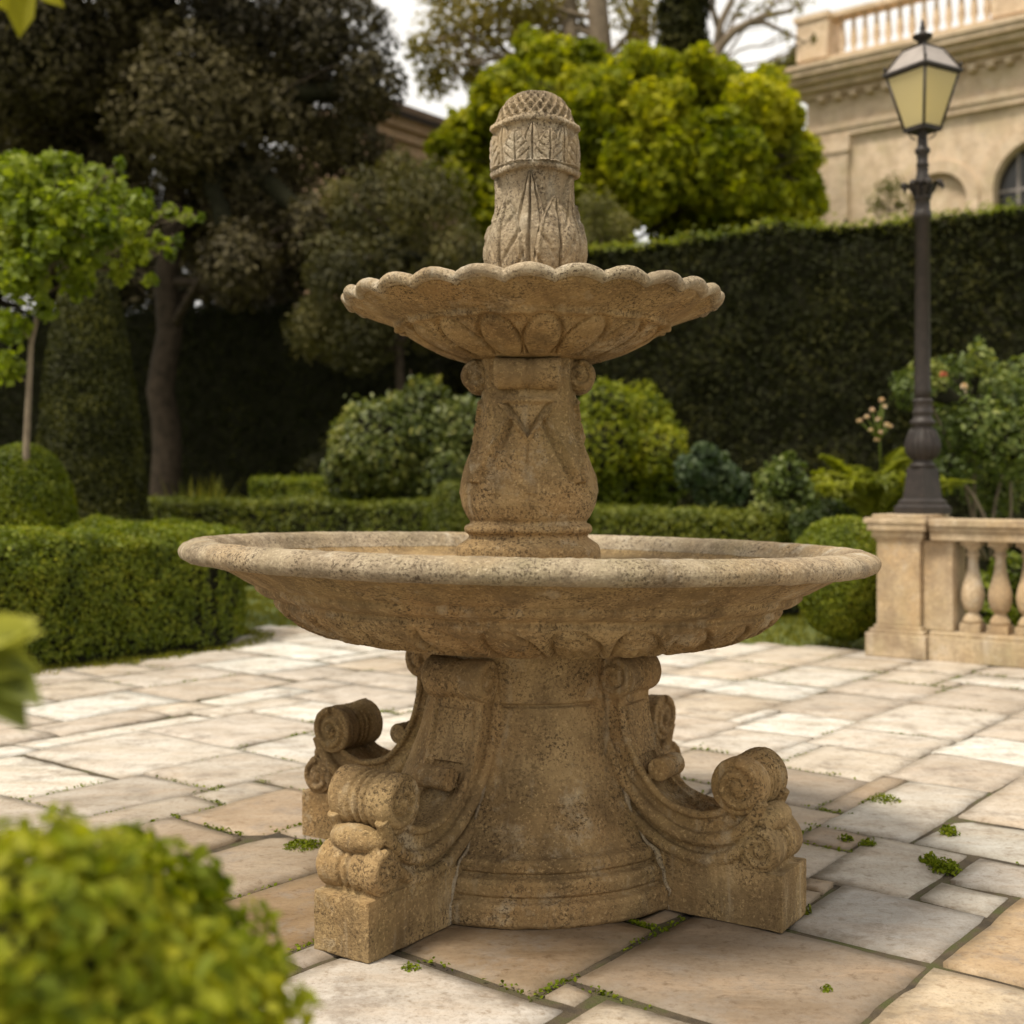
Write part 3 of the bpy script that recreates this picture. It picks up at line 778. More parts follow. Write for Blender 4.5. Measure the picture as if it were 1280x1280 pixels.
fin = carve('finial', [(.001, 1.53), (.100, 1.53), (.106, 1.64), (.115, 1.69), (.121, 1.73), (.121, 1.765), (.114, 1.795), (.102, 1.825), (.097, 1.862), (.098, 1.91), (.104, 1.945), (.112, 1.957), (.111, 1.97), (.113, 2.00), (.114, 2.04), (.110, 2.07), (.112, 2.083), (.106, 2.092),
      (.102, 2.11), (.094, 2.132), (.080, 2.153), (.059, 2.170), (.033, 2.181), (.001, 2.185)], 620, 800, fin_disp, fountain, M_STONE_DARK, .0013)
fin.location = (.018, 0, 0)

# scrolled feet (local x = outward)
HW = .082
def crv(pts, m=8):                 # Catmull-Rom through (r,z)
    P = [np.array(p, float) for p in pts]; P = [2*P[0]-P[1]]+P+[2*P[-1]-P[-2]]; out = []
    for i in range(1, len(P)-2):
        for t in np.linspace(0, 1, m, endpoint=False):
            a, b, c, d = P[i-1:i+3]
            out.append(.5*((2*b)+(c-a)*t+(2*a-5*b+4*c-d)*t*t+(3*b-a-3*c+d)*t**3))
    out.append(P[-2]); return out
leg = MB()
leg.box(.36, .778, -HW-.002, HW+.002, 0.0, .138)
ridge1 = crv([(.262, .60), (.264, .52), (.284, .42), (.338, .318), (.428, .232), (.53, .192), (.625, .204), (.688, .250), (.722, .31)])
ridge2 = crv([(.243, .56), (.262, .43), (.335, .262), (.428, .178), (.530, .142), (.618, .152), (.69, .20), (.745, .235)])
topc = crv([(.345, .62), (.330, .52), (.345, .43), (.385, .345), (.452, .276), (.535, .252), (.60, .262), (.66, .30)])
body = [(p[0], p[1]-.02) for p in topc]
poly = body+[(.72, .28), (.745, .22), (.74, .10), (.25, .10), (.20, .60)]
leg.prism([(p[0], p[1]) for p in poly], -HW+.022, HW-.022)
# raised cheeks either side of the hollow
cheek = [(p[0]+.002, p[1]) for p in topc]+[(.70, .27), (.725, .21), (.72, .12), (.27, .12), (.22, .61)]
for s in (-1, 1):
    y0, y1 = (HW-.034, HW-.017) if s > 0 else (-HW+.017, -HW+.034)
    leg.prism(cheek, y0, y1)
    leg.tube([(p[0], s*(HW-.008), p[1]) for p in ridge1], .0175, 12)
    leg.tube([(p[0], s*(HW-.008), p[1]) for p in ridge2], .0165, 12)
    leg.prism([(p[0], p[1]) for p in ridge2]+[(.75, .10), (.25, .10)], *((HW-.03, HW-.006) if s > 0 else (-HW+.006, -HW+.03)))
    leg.tube([(p[0], s*(HW-.012), p[1]) for p in topc[:-3]], .010, 8)
leg.prism([(.300, .50), (.341, .505), (.353, .43), (.372, .375), (.33, .36)], -.056, .056)              # tablet under the neck
roll(leg, (.428, 0, .345), .030, HW*1.25, 'y', [(0, .003, .05)], 0, False)                 # bolster in the hollow
roll(leg, (.318, 0, .580), .056, HW*2+.012, 'y', [(0, .006, .05), (.14, .004, .03), (-.14, .004, .03)], -.08, True, -1)
leg.ellipsoid((.722, 0, .258), (.040, HW*.96, .034), 28, 16)                               # cushion between the scrolls
leg.prism([(.60, .12), (.60, .20), (.70, .26), (.745, .20), (.75, .12)], -HW+.012, HW-.012)
rots = [math.radians(-90-34.5), math.radians(-90+57), math.radians(90-34.5), math.radians(90+57)]
leg0 = leg.sculpt('leg', M_STONE, fountain, .0030, 2, .0015)
up_s = MB(); roll(up_s, (.660, 0, .338), .071, HW*2+.006, 'y', [(-.13, .010, .030), (0, .011, .028), (.13, .010, .030), (.32, .004, .03)], -.03, True, -1)
us0 = up_s.sculpt('scroll', M_STONE, leg0, .0026, 2, .0014)
lo_s = MB(); roll(lo_s, (.716, 0, .190), .055, HW*2+.004, 'y', [(-.10, .010, .030), (.04, .010, .028), (.25, .005, .03)], -.03, True, -1)
ls0 = lo_s.sculpt('scroll', M_STONE, leg0, .0026, 2, .0014)
DZ = [0, .050, .06, .104, .115, .147, .165, .21, .265, .325, .385, .445, .49]; DR = [.476, .48, .472, .462, .452, .441, .41, .388, .362, .336, .312, .294, .284]
mm = MB()
for s in (-1, 1):
    pts = []; rad = []
    for z in np.linspace(.0, .43, 60):
        r = np.interp(z, DZ, DR); wob = .006*float(vnoise(np.array([[s, 0, z]]), 40)[0])
        pts.append((math.sqrt(r*r-(HW-.002)**2)+.003+wob, s*(HW+.001+wob*.5), z)); rad.append(.0052+.0045*float(vnoise(np.array([[s, 3, z]]), 30)[0]))
    mm.tube(pts, rad, 8)
mortar0 = mm.build('mortar', M_STONE_DARK, leg0)
leg0.rotation_euler = (0, 0, rots[0])
for a in rots[1:]:
    l = leg0.copy(); COL.objects.link(l); l.parent = fountain; l.rotation_euler = (0, 0, a)
    for s0 in (us0, ls0, mortar0):
        c = s0.copy(); COL.objects.link(c); c.parent = l

# ------------------------------------------------------------------ balustrade and lamp
CORN = np.array([2.56, 7.68])                 # front corner of the pier
def UV(u, v, z, o=CORN): p = o+U2*u+V2*v; return (p[0], p[1], z)
bal = thing('stone_balustrade', 'cream limestone balustrade with vase shaped balusters ending in a pier at the paving edge', 'balustrade', (CORN[0], CORN[1], 0))
def BM(p): q = UV(p[0], p[1], p[2]); return (q[0]-CORN[0], q[1]-CORN[1], q[2])
mb = MB()
mb.box(-.39, 0, 0, .50, 0, .150, BM); mb.box(-.372, -.018, .018, .482, .150, .175, BM); mb.box(-.35, -.04, .04, .46, .175, .198, BM)
mb.box(-.335, -.055, .055, .445, .198, .735, BM); mb.box(-.345, -.045, .045, .455, .735, .755, BM); mb.box(-.36, -.03, .03, .47, .755, .80, BM)
mb.box(-.38, -.005, .005, .49, .80, .845, BM); mb.box(-.40, .005, -.005, .50, .845, .880, BM); mb.box(-.36, -.01, .04, .46, .880, .902, BM)
mb.build('pier', M_LIME, bal, .006)
mb = MB(); mb.box(.004, 4.6, .035, .36, 0, .150, BM); mb.box(.003, 4.6, .055, .34, .150, .178, BM)
mb.build('plinth', M_LIME, bal, .006)
mb = MB(); mb.box(-.052, .135, .10, .34, .180, .742, BM); mb.build('half_pier', M_LIME, bal, .006)
mb = MB(); mb.box(.009, 4.6, .045, .35, .744, .80, BM); mb.box(.010, 4.6, .030, .365, .80, .83, BM); mb.box(.011, 4.6, .012, .385, .83, .876, BM)
mb.build('rail', M_LIME, bal, .008)
b1 = MB()
b1.box(-.062, .062, -.062, .062, .180, .232); b1.lathe([(.060, .232), (.062, .25), (.050, .272), (.036, .295), (.034, .305), (.046, .312), (.058, .335), (.068, .372), (.071, .41), (.064, .455), (.048, .51), (.036, .565), (.031, .62), (.031, .645), (.042, .652), (.042, .664), (.033, .670), (.034, .688), (.050, .702), (.056, .712)], 28)
b1.box(-.058, .058, -.058, .058, .712, .743)
bme = b1.mesh('baluster'); bme.materials.append(M_LIME)
for k in range(26):
    o = link('baluster', bme, None, bal); q = UV(.225+k*.166, .20, 0); o.location = (q[0]-CORN[0], q[1]-CORN[1], 0); o.rotation_euler = (0, 0, math.atan2(U2[1], U2[0]))

LX, LY = 2.655, 8.02
lamp = thing('street_lamp', 'dark iron lamp post with a four sided cream glass lantern standing on the balustrade pier', 'street lamp', (LX, LY, .902), math.atan2(-LY, -LX)+math.radians(45+4))
B = .902
def sqprof(mb, prof): mb.lathe([(r*math.sqrt(2), z) for r, z in prof], 4, smooth=False, rot=math.pi/4)
mb = MB(); sqprof(mb, [(.125, 0), (.125, .046), (.118, .05), (.106, .062), (.106, .082), (.094, .092), (.086, .10), (.074, .22), (.068, .296), (.064, .30)])
mb.lathe([(.070, .300), (.082, .304), (.082, .318), (.070, .326), (.062, .335), (.060, .345), (.078, .365), (.098, .40), (.104, .44), (.098, .475), (.080, .52), (.066, .55), (.062, .565), (.075, .575), (.082, .59), (.075, .605), (.062, .612), (.058, .64), (.066, .65), (.064, .665), (.056, .68), (.060, .72), (.066, .73), (.060, .74), (.054, .745)], 28)
for k in range(16):
    a = 2*math.pi*k/16; mb.tube([(math.cos(a)*r, math.sin(a)*r, z) for r, z in ((.062, .355), (.080, .37), (.099, .40), (.105, .44), (.099, .475), (.082, .52), (.066, .55))], .009, 6)
mb.build('base', M_IRON, lamp, 0)
mb = MB(); mb.lathe([(.053, .744), (.051, .80), (.046, 1.9), (.055, 1.905), (.058, 1.93), (.055, 1.955), (.048, 1.962), (.047, 2.03), (.056, 2.036), (.056, 2.05), (.044, 2.058), (.044, 2.10), (.052, 2.11), (.048, 2.16), (.036, 2.20), (.036, 2.25), (.042, 2.256), (.034, 2.27), (.034, 2.32), (.046, 2.335), (.050, 2.35), (.046, 2.362), (.033, 2.375), (.030, 2.44), (.034, 2.47), (.028, 2.50)], 24)
mb.build('post', M_IRON, lamp)
mb = MB()                                       # acanthus collar
for k in range(8):
    a = 2*math.pi*k/8+.2; ca, sa = math.cos(a), math.sin(a)
    pr = [(.045, 2.04, .022), (.058, 2.08, .030), (.085, 2.12, .034), (.115, 2.135, .028), (.13, 2.115, .020), (.122, 2.095, .008)]
    vv = []; 
    for r, z, hw in pr: vv += [(r*ca-hw*sa, r*sa+hw*ca, z), ((r+.012)*ca, (r+.012)*sa, z+.010), (r*ca+hw*sa, r*sa-hw*ca, z), ((r-.004)*ca, (r-.004)*sa, z-.008)]
    ff = [(4*i+j, 4*i+(j+1) % 4, 4*i+4+(j+1) % 4, 4*i+4+j) for i in range(5) for j in range(4)]
    mb.add(vv, ff)
mb.build('leaf_collar', M_IRON, lamp)
lant = MB()                                     # lantern frame
hb, ht, zb, zt = .078, .158, 2.50, 2.835
sqprof(lant, [(hb+.006, zb-.028), (hb+.010, zb-.004), (hb+.004, zb)])
for sx, sy in ((1, 1), (1, -1), (-1, 1), (-1, -1)):
    lant.tube([(sx*hb, sy*hb, zb-.02), (sx*ht, sy*ht, zt+.01)], .009, 6)
    lant.tube([(sx*.030, sy*.030, 2.42), (sx*.052, sy*.052, 2.44), (sx*.060, sy*.060, 2.47), (sx*hb*.95, sy*hb*.95, zb-.015)], .005, 6)
    lant.ellipsoid((sx*(ht+.008), sy*(ht+.008), zt+.055), (.010, .010, .018), 10, 7)
    lant.tube([(sx*(ht+.012), sy*(ht+.012), zt+.022), (sx*.086, sy*.086, 3.00)], .008, 6)
for s in (-1, 1):
    for (a, b) in (((-ht, s*ht), (ht, s*ht)), ((s*ht, -ht), (s*ht, ht))):
        lant.tube([(a[0], a[1], zt), (b[0], b[1], zt)], .008, 6)
sqprof(lant, [(ht+.010, zt+.002), (ht+.020, zt+.010), (ht+.018, zt+.024), (ht+.004, zt+.032)])
sqprof(lant, [(.090, 2.996), (.092, 3.006), (.06, 3.02), (.030, 3.028)])
lant.lathe([(.030, 3.025), (.028, 3.055), (.034, 3.062), (.062, 3.082), (.064, 3.092), (.040, 3.102), (.022, 3.112), (.016, 3.13), (.020, 3.142), (.014, 3.155), (.012, 3.18), (.004, 3.20)], 20)
lf = lant.build('lantern', M_IRON, lamp)
m, nt, p = new_mat('cream lantern glass'); p.inputs['Base Color'].default_value = (.82, .74, .50, 1); p.inputs['Roughness'].default_value = .3
t = N(nt, 'ShaderNodeBsdfTranslucent', Color=(.98, .92, .70, 1)); ms = N(nt, 'ShaderNodeMixShader'); ms.inputs[0].default_value = .72
nt.links.new(p.outputs[0], ms.inputs[1]); nt.links.new(t.outputs[0], ms.inputs[2]); nt.links.new(ms.outputs[0], nt.nodes['Material Output'].inputs['Surface'])
M_GLASS = m
for k in range(4):
    gm = MB(); a = k*math.pi/2; ca, sa = math.cos(a), math.sin(a)
    q = []
    for off in (0, -.004):
        q += [(-hb*.97, -(hb+off), zb), (hb*.97, -(hb+off), zb), (ht*.98, -(ht+off), zt), (-ht*.98, -(ht+off), zt)]
    q = [(x*ca-y*sa, x*sa+y*ca, z) for x, y, z in q]
    gm.add(q, [(0, 1, 2, 3), (7, 6, 5, 4), (0, 4, 5, 1), (1, 5, 6, 2), (2, 6, 7, 3), (3, 7, 4, 0)], False)
    gm.build('pane', M_GLASS, lf)
rm = MB(); sqprof(rm, [(ht+.006, zt+.030), (.117, 2.945), (.088, 2.998), (.084, 2.998)]); rm.build('lantern_roof', M_ZINC, lf)

# ------------------------------------------------------------------ villa behind the hedge
VO = np.array([7.75, 32.0])
villa = thing('villa', 'cream stone villa with arched windows and a balustraded roof beyond the tall hedge', 'building', (VO[0], VO[1], 0))
def VM(p): q = VO+U2*p[0]+V2*p[1]; return (q[0]-VO[0], q[1]-VO[1], p[2])
WALL_T, WLEN = 10.35, 14.0
ARCH = [(3.24, .70, 7.95, True, .15), (5.62, 1.05, 8.05, False, .35), (9.6, 1.05, 8.05, False, .35)]
def wall_with_arches(name, u0, u1, z1, mat, parent):
    mb = MB(); cur = u0
    for uc, r, zs, blind, rec in ARCH:
        mb.box(cur, uc-r, 0, .5, 0, z1, VM)
        n = 20
        for i in range(n):
            a0, a1 = math.pi*(1-i/n), math.pi*(1-(i+1)/n)
            p0 = (uc+r*math.cos(a0), zs+r*math.sin(a0)); p1 = (uc+r*math.cos(a1), zs+r*math.sin(a1))
            v = [VM((p0[0], y, p0[1])) for y in (0, .5)]+[VM((p1[0], y, p1[1])) for y in (0, .5)]+[VM((p0[0], y, z1)) for y in (0, .5)]+[VM((p1[0], y, z1)) for y in (0, .5)]
            mb.add(v, [(0, 2, 6, 4), (1, 5, 7, 3), (0, 1, 3, 2)], False)
        mb.box(uc-r, uc+r, 0, .5, 0, 4.2, VM)
        cur = uc+r
    mb.box(cur, u1, 0, .5, 0, z1, VM)
    return mb.build(name, mat, parent)
wl = wall_with_arches('wall', 0, WLEN, WALL_T, M_VILLA, villa)
mb = MB(); mb.box(.003, WLEN-.003, .6, 12, 0, WALL_T, VM); mb.build('wall', M_VILLA, villa)
for uc, r, zs, blind, rec in ARCH:
    wmb = MB(); n = 24; wd = .30
    for i in range(n):
        a0, a1 = math.pi*i/n, math.pi*(i+1)/n; q = []
        for rr, y in ((r+.01, -.05), (r+.01, .02), (r+wd, -.06), (r+wd, .02)):
            for a in (a0, a1): q.append(VM((uc+rr*math.cos(a), y, zs+rr*math.sin(a))))
        wmb.add(q, [(0, 1, 5, 4), (0, 2, 3, 1), (4, 5, 7, 6), (2, 6, 7, 3)], False)
    for s in (-1, 1): wmb.box(uc+s*(r+wd/2)-wd/2+.006, uc+s*(r+wd/2)+wd/2-.006, -.05, .02, 4.2, zs-.003, VM)
    win = wmb.build('window' if not blind else 'niche', M_VILLA, villa)
    pm = MB(); n = 20; poly = [(uc-r*.995, 4.2)]+[(uc+r*.995*math.cos(math.pi*(1-i/n)), zs+r*.995*math.sin(math.pi*(1-i/n))) for i in range(n+1)]+[(uc+r*.995, 4.2)]
    pm.prism(poly, rec, rec+.1, VM); pm.build('pane' if not blind else 'niche_back', M_DARKGLASS if not blind else M_VILLA, win)
    if not blind:
        fm = MB()
        for k in (-.5, 0, .5): fm.box(uc+k*r*1.1-.03, uc+k*r*1.1+.03, rec-.06, rec-.003, 4.2, zs+r*math.sqrt(1-(k*1.1)**2)-.02, VM)
        for z in (5.2, 6.2, 7.2, zs): fm.box(uc-r*.98, uc+r*.98, rec-.05, rec-.004, z-.03, z+.03, VM)
        fm.build('frame', M_ZINC, win)
mb = MB()                                        # pilaster at the corner, architrave and cornice
mb.box(.05, 1.0, -.12, .02, 0, 9.55, VM); mb.box(0, 1.06, -.17, .02, 9.55, 9.95, VM); mb.build('pilaster', M_VILLA, villa)
mb = MB()
for y, z0, z1 in ((-.14, 9.95, 10.12), (-.19, 10.12, 10.26), (-.10, 10.26, 11.0), (-.22, 11.0, 11.14), (-.42, 11.14, 11.3), (-.62, 11.3, 11.46), (-.78, 11.46, 11.62), (-.84, 11.62, 11.72)):
    mb.box(y+.0, WLEN, y, 12, z0+.002, z1, VM)
k = .3
while k < 10:
    mb.box(k, k+.16, -.36, -.11, 10.86, 11.0, VM); k += .42
mb.build('cornice', M_VILLA, villa)
mb = MB(); mb.box(-.25, WLEN, -.25, .35, 11.72, 12.0, VM); parapet = mb.build('roof_balustrade', M_VILLA, villa)
for q0, q1 in ((-.30, .55), (4.6, 6.2)):
    pm = MB(); pm.box(q0, q1, -.30, .5, 12.0, 13.0, VM); pm.box(q0-.06, q1+.05, -.36, .56, 13.0, 13.14, VM); pm.build('pedestal', M_VILLA, parapet)
for q0, q1 in ((.603, 4.537), (6.253, 12)):
    pm = MB(); pm.box(q0, q1, -.20, .30, 13.0, 13.12, VM); pm.build('rail', M_VILLA, parapet)
sb = MB(); sb.lathe([(.09, 12.0), (.09, 12.08), (.05, 12.14), (.10, 12.34), (.085, 12.5), (.05, 12.78), (.045, 12.86), (.085, 12.93), (.085, 13.0)], 14)
sme = sb.mesh('baluster'); sme.materials.append(M_VILLA)
for k in [.80+.30*i for i in range(13)]+[6.5+.3*i for i in range(10)]:
    o = link('baluster', sme, None, parapet); q = VM((k, .05, 0)); o.location = q

# low outbuilding glimpsed through the trees on the left
OB = np.array([-2.3, 26.0])
out = thing('outbuilding', 'pinkish plastered building with dark eave glimpsed between the dark and bright trees', 'building', (OB[0], OB[1], 0))
def OM(p): q = OB+V2*p[0]-U2*p[1]; return (q[0]-OB[0], q[1]-OB[1], p[2])
mb = MB(); mb.box(-1.4, 2.2, 0, 1.8, 0, 8.3, OM); mb.build('wall', M_PINK, out)
mb = MB(); mb.box(-1.5, 2.3, -.12, 1.9, 8.3, 8.5, OM); mb.box(-1.6, 2.4, -.25, 2.0, 8.502, 8.72, OM); mb.build('cornice', M_PINK, out)
mb = MB(); v = [OM(p) for p in ((-1.8, -.55, 8.72), (2.7, -.55, 8.72), (2.7, 2.2, 9.5), (-1.8, 2.2, 9.5), (-1.8, -.55, 8.86), (2.7, -.55, 8.86), (2.7, 2.2, 9.66), (-1.8, 2.2, 9.66))]
mb.add(v, [(3, 2, 1, 0), (4, 5, 6, 7), (0, 1, 5, 4), (1, 2, 6, 5), (2, 3, 7, 6), (3, 0, 4, 7)], False); mb.build('roof', M_ROOF, out)

# ------------------------------------------------------------------ hedges
def arc(c, r, a0, a1, n=10): return [(c[0]+r*math.cos(a0+(a1-a0)*i/n), c[1]+r*math.sin(a0+(a1-a0)*i/n)) for i in range(n+1)]
# front-left L-shaped box hedge with a rounded corner
CO = np.array([-2.95, 8.42])+V2*.42
p1 = CO+U2*.42; pts = [tuple(p1-V2*3.8), tuple(p1)]
aU = math.atan2(U2[1], U2[0]); pts += arc(CO, .42, aU, aU+math.pi/2, 8)[1:]
p2 = CO+V2*.42; pts += [tuple(p2-U2*4.4)]
hedge('thick clipped box hedge with a rounded corner beside the paving on the left', pts, .74, .79, 165000, .030, L_BOX, .055, lscale=3.2, topfrac=.36, mean=.46, rounded=.2)
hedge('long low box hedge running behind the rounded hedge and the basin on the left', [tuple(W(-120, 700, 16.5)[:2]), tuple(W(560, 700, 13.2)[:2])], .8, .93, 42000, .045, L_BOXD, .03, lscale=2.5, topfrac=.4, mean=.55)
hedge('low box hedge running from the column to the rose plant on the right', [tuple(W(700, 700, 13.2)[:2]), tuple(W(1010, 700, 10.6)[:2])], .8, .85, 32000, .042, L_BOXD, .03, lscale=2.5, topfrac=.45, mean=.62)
hedge('short raised box hedge block in front of the dark yew wall', [tuple(W(332, 700, 18.2)[:2]), tuple(W(470, 700, 17.6)[:2])], .9, 1.2, 14000, .05, L_BOX, .03, topfrac=.4, mean=.5)
hedge('small box hedge end between the leafy shrub and the fountain column', [tuple(W(474, 700, 15.4)[:2]), tuple(W(560, 700, 15.0)[:2])], .8, 1.06, 9000, .045, L_BOX, .03, topfrac=.4, mean=.52)
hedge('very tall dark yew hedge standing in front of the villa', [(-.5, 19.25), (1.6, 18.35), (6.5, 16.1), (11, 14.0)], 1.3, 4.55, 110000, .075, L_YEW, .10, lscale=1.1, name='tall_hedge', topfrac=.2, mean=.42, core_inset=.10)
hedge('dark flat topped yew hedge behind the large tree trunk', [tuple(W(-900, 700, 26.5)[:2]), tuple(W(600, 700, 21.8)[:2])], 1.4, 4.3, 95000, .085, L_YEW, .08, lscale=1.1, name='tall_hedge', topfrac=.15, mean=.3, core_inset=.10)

th = next(o for o in COL.objects if o.name.startswith('tall_hedge') and 'villa' in o.get('label', ''))
hp = [(-.5, 19.25), (1.6, 18.35), (6.5, 16.1), (11, 14.0)]; m = 9000
c, tg, _ = path_sample(hp, RNG.uniform(0, 1, m)); nr2 = np.stack([tg[:, 1], -tg[:, 0]], 1); o_ = RNG.uniform(-.66, .66, m)
Pq = np.concatenate([c+nr2*o_[:, None], (4.55+np.abs(RNG.normal(0, .07, m))-.05*(np.abs(o_) > .5))[:, None]], 1); Pq[:, 2] += vnoise(Pq, 1.1)*.08
leaves('young_growth', Pq-np.array([hp[0][0], hp[0][1], 0]), np.concatenate([nr2*o_[:, None], np.ones((m, 1))], 1), .075, L_LIME, th, clump_tint(Pq, 2, 4, .3, .42), 1.1, .5)
# ------------------------------------------------------------------ topiary
def topiary(name, label, prof, c, n, size, mat, lump=.03, mean=.48, core=.88, lscale=3.0):
    root = thing(name, label, 'topiary', (c[0], c[1], 0)); p = resample(prof, 200); ar = p[:, 0]+.02; cum = np.cumsum(ar)/ar.sum()
    i = np.clip(np.searchsorted(cum, RNG.uniform(0, 1, n)), 0, 198); f = RNG.uniform(0, 1, n)
    r = p[i, 0]*(1-f)+p[i+1, 0]*f; z = p[i, 1]*(1-f)+p[i+1, 1]*f
    t = np.gradient(p, axis=0); t /= np.linalg.norm(t, axis=1, keepdims=True)
    a = RNG.uniform(0, 2*math.pi, n); nn = np.stack([t[i, 1]*np.cos(a), t[i, 1]*np.sin(a), -t[i, 0]], 1)
    P = np.stack([r*np.cos(a), r*np.sin(a), z], 1)
    P += nn*(vnoise(P, lscale)*lump+vnoise(P, lscale*3, 2)*lump*.5-np.abs(RNG.normal(0, size, n))+size*.3)[:, None]
    P[:, 2] = np.maximum(P[:, 2], .015)
    leaves('foliage', P, nn, size, mat, root, clump_tint(P, lscale*1.5, 1, .22, mean), 1.0, .55)
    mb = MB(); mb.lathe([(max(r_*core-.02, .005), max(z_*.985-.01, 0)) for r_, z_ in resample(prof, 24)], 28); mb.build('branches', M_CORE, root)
    return root
def ball(rx, rz, zc, z0=0.0, n=30):
    out = []
    for k in range(n+1):
        t = math.pi*(1-k/n); z = zc+rz*math.cos(t)
        out.append((max(rx*math.sin(t), .002), z))
    return [q for q in out if q[1] > z0] if z0 is not None else out
topiary('ball_topiary', 'rounded olive green box ball rising behind the rounded hedge at the left edge', ball(.40, .58, .86, .1), W(28, 700, 9.6)[:2], 26000, .028, L_LIME, .03, .30)
topiary('ball_topiary', 'clipped box ball beside the balustrade pier partly behind the basin rim', ball(.37, .40, .46, .03), W(1058, 700, 8.5)[:2], 26000, .027, L_BOX, .03, .46)
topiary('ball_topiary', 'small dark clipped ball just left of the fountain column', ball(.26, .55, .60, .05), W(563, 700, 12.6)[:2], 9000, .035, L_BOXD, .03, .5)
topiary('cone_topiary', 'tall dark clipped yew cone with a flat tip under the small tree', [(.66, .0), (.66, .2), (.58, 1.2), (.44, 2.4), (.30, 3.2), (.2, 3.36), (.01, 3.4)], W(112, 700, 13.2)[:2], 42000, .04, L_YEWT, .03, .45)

# ------------------------------------------------------------------ trees
G_TR = None
dl = lobe_px([(50, 40, 115), (180, 20, 115), (300, 40, 110), (410, 50, 80), (100, 150, 90), (240, 140, 105), (370, 150, 85), (440, 190, 50), (330, 255, 75), (405, 290, 55), (260, 270, 70), (20, 120, 100), (462, 110, 45), (40, 230, 80), (300, 330, 55), (380, 345, 42), (-70, 60, 120), (140, 235, 60), (150, -90, 120), (330, -70, 120), (0, -80, 110)], 20.5, 1.6)
tree('holm_oak', 'huge dark olive brown evergreen tree filling the upper left', dl, 150000, .11, L_OAK, [W(203, 690, 20.5)*[1, 1, 0], W(205, 560, 20.5), W(212, 380, 20.5), W(222, 240, 20.5), W(230, 90, 20.5)], .27, M_BARK, core=.42, fill=.24, tintmean=.46, tscale=.9)
fb = lobe_px([(-60, 250, 90), (40, 300, 80), (120, 250, 80), (190, 320, 70), (60, 200, 80), (260, 300, 60), (-40, 380, 70), (130, 365, 60), (215, 370, 55)], 32, 1)
tree('evergreen_tree', 'dark evergreen tree far behind the trunk of the huge olive brown tree', fb, 16000, .2, L_OAK, [W(60, 660, 32)*[1, 1, 0], W(60, 400, 32), W(62, 250, 32)], .3, M_BARK, core=.6, fill=.2, tintmean=.3)
fb = lobe_px([(330, 300, 60), (390, 250, 60), (430, 330, 60), (360, 370, 50), (300, 360, 50), (450, 260, 40)], 29, 1)
tree('evergreen_tree', 'dark rounded evergreen tree between the huge tree trunk and the olive tree', fb, 13000, .18, L_OAK, [W(380, 660, 29)*[1, 1, 0], W(380, 400, 29), W(382, 280, 29)], .25, M_BARK, core=.6, fill=.2, tintmean=.35)
ml = lobe_px([(590, 190, 50), (630, 130, 46), (690, 90, 42), (662, 58, 24), (755, 130, 50), (830, 105, 40), (885, 115, 46), (945, 140, 46), (985, 195, 40), (900, 205, 66), (800, 215, 66), (700, 200, 66), (1000, 262, 32), (565, 235, 32), (620, 260, 52), (950, 260, 52), (860, 285, 52), (740, 280, 52), (800, 78, 26), (735, 70, 22), (555, 185, 22), (1008, 230, 20), (600, 150, 24), (670, 130, 34), (720, 110, 26), (780, 165, 30), (850, 150, 34), (915, 160, 30), (960, 105, 24), (875, 75, 20), (905, 95, 22), (640, 95, 22), (575, 160, 18), (985, 150, 22), (1010, 195, 16), (545, 215, 18), (760, 90, 22), (690, 150, 34), (830, 180, 30), (760, 230, 34), (1018, 255, 18), (935, 215, 34), (615, 205, 30)], 23, 1.0)+lobe_px([(810, 140, 34), (785, 190, 34), (725, 160, 34), (705, 235, 38), (760, 150, 26), (830, 215, 34), (655, 180, 34), (845, 120, 22), (895, 175, 36), (930, 190, 30), (880, 225, 38), (925, 240, 30), (860, 165, 28)], 22, .3)
tree('maple_tree', 'bright yellow green leafy tree behind the tall hedge above the fountain', ml, 72000, .18, L_MAPLE, [W(770, 690, 23)*[1, 1, 0], W(772, 400, 23), W(780, 250, 23), W(790, 140, 23)], .2, M_BARK, core=0, fill=.45, aspect=.72, tintmean=.5, tscale=1.6, droop=.3, lobeamt=.10, jit=1.7, branch_r=.18)
ol = lobe_px([(470, 270, 62), (535, 255, 55), (430, 345, 58), (505, 330, 65), (575, 320, 45), (400, 410, 45), (455, 420, 52), (545, 390, 50), (430, 250, 30), (500, 215, 30)], 18, .8)
tree('olive_tree', 'soft grey green olive tree behind the left side of the upper bowl', ol, 26000, .09, L_OLIVE, [W(500, 690, 18)*[1, 1, 0], W(500, 520, 18), W(495, 380, 18), W(498, 300, 18)], .09, M_BARK, core=.25, fill=.46, aspect=.4, tintmean=.5)
ol2 = lobe_px([(745, 262, 28), (770, 285, 26), (735, 300, 26)], 19.6, .2)
tree('grey_shrub_tree', 'thin silvery twiggy tree just right of the finial behind the hedge', ol2, 2200, .08, L_SILVER, [W(752, 690, 19.6)*[1, 1, 0], W(752, 420, 19.6), W(752, 300, 19.6)], .06, M_BARK2, fill=.4, aspect=.35)
gb = lobe_px([(1112, 235, 20), (1098, 255, 18), (1125, 255, 16)], 19, .2)
tree('grey_shrub_tree', 'bare grey twiggy shrub against the villa wall left of the lamp post', gb, 900, .07, L_SILVER, [W(1110, 690, 19)*[1, 1, 0], W(1110, 400, 19), W(1110, 270, 19)], .05, M_BARK2, fill=.5, aspect=.3, tintmean=.2)
sl = lobe_px([(560, 45, 45), (610, 25, 50), (545, 95, 32), (660, 20, 40), (590, 90, 30), (700, 15, 40), (800, 25, 36), (790, 70, 24), (640, -30, 60), (560, -20, 50), (780, -40, 60), (705, 60, 22), (525, 60, 22)], 29, 1.2)
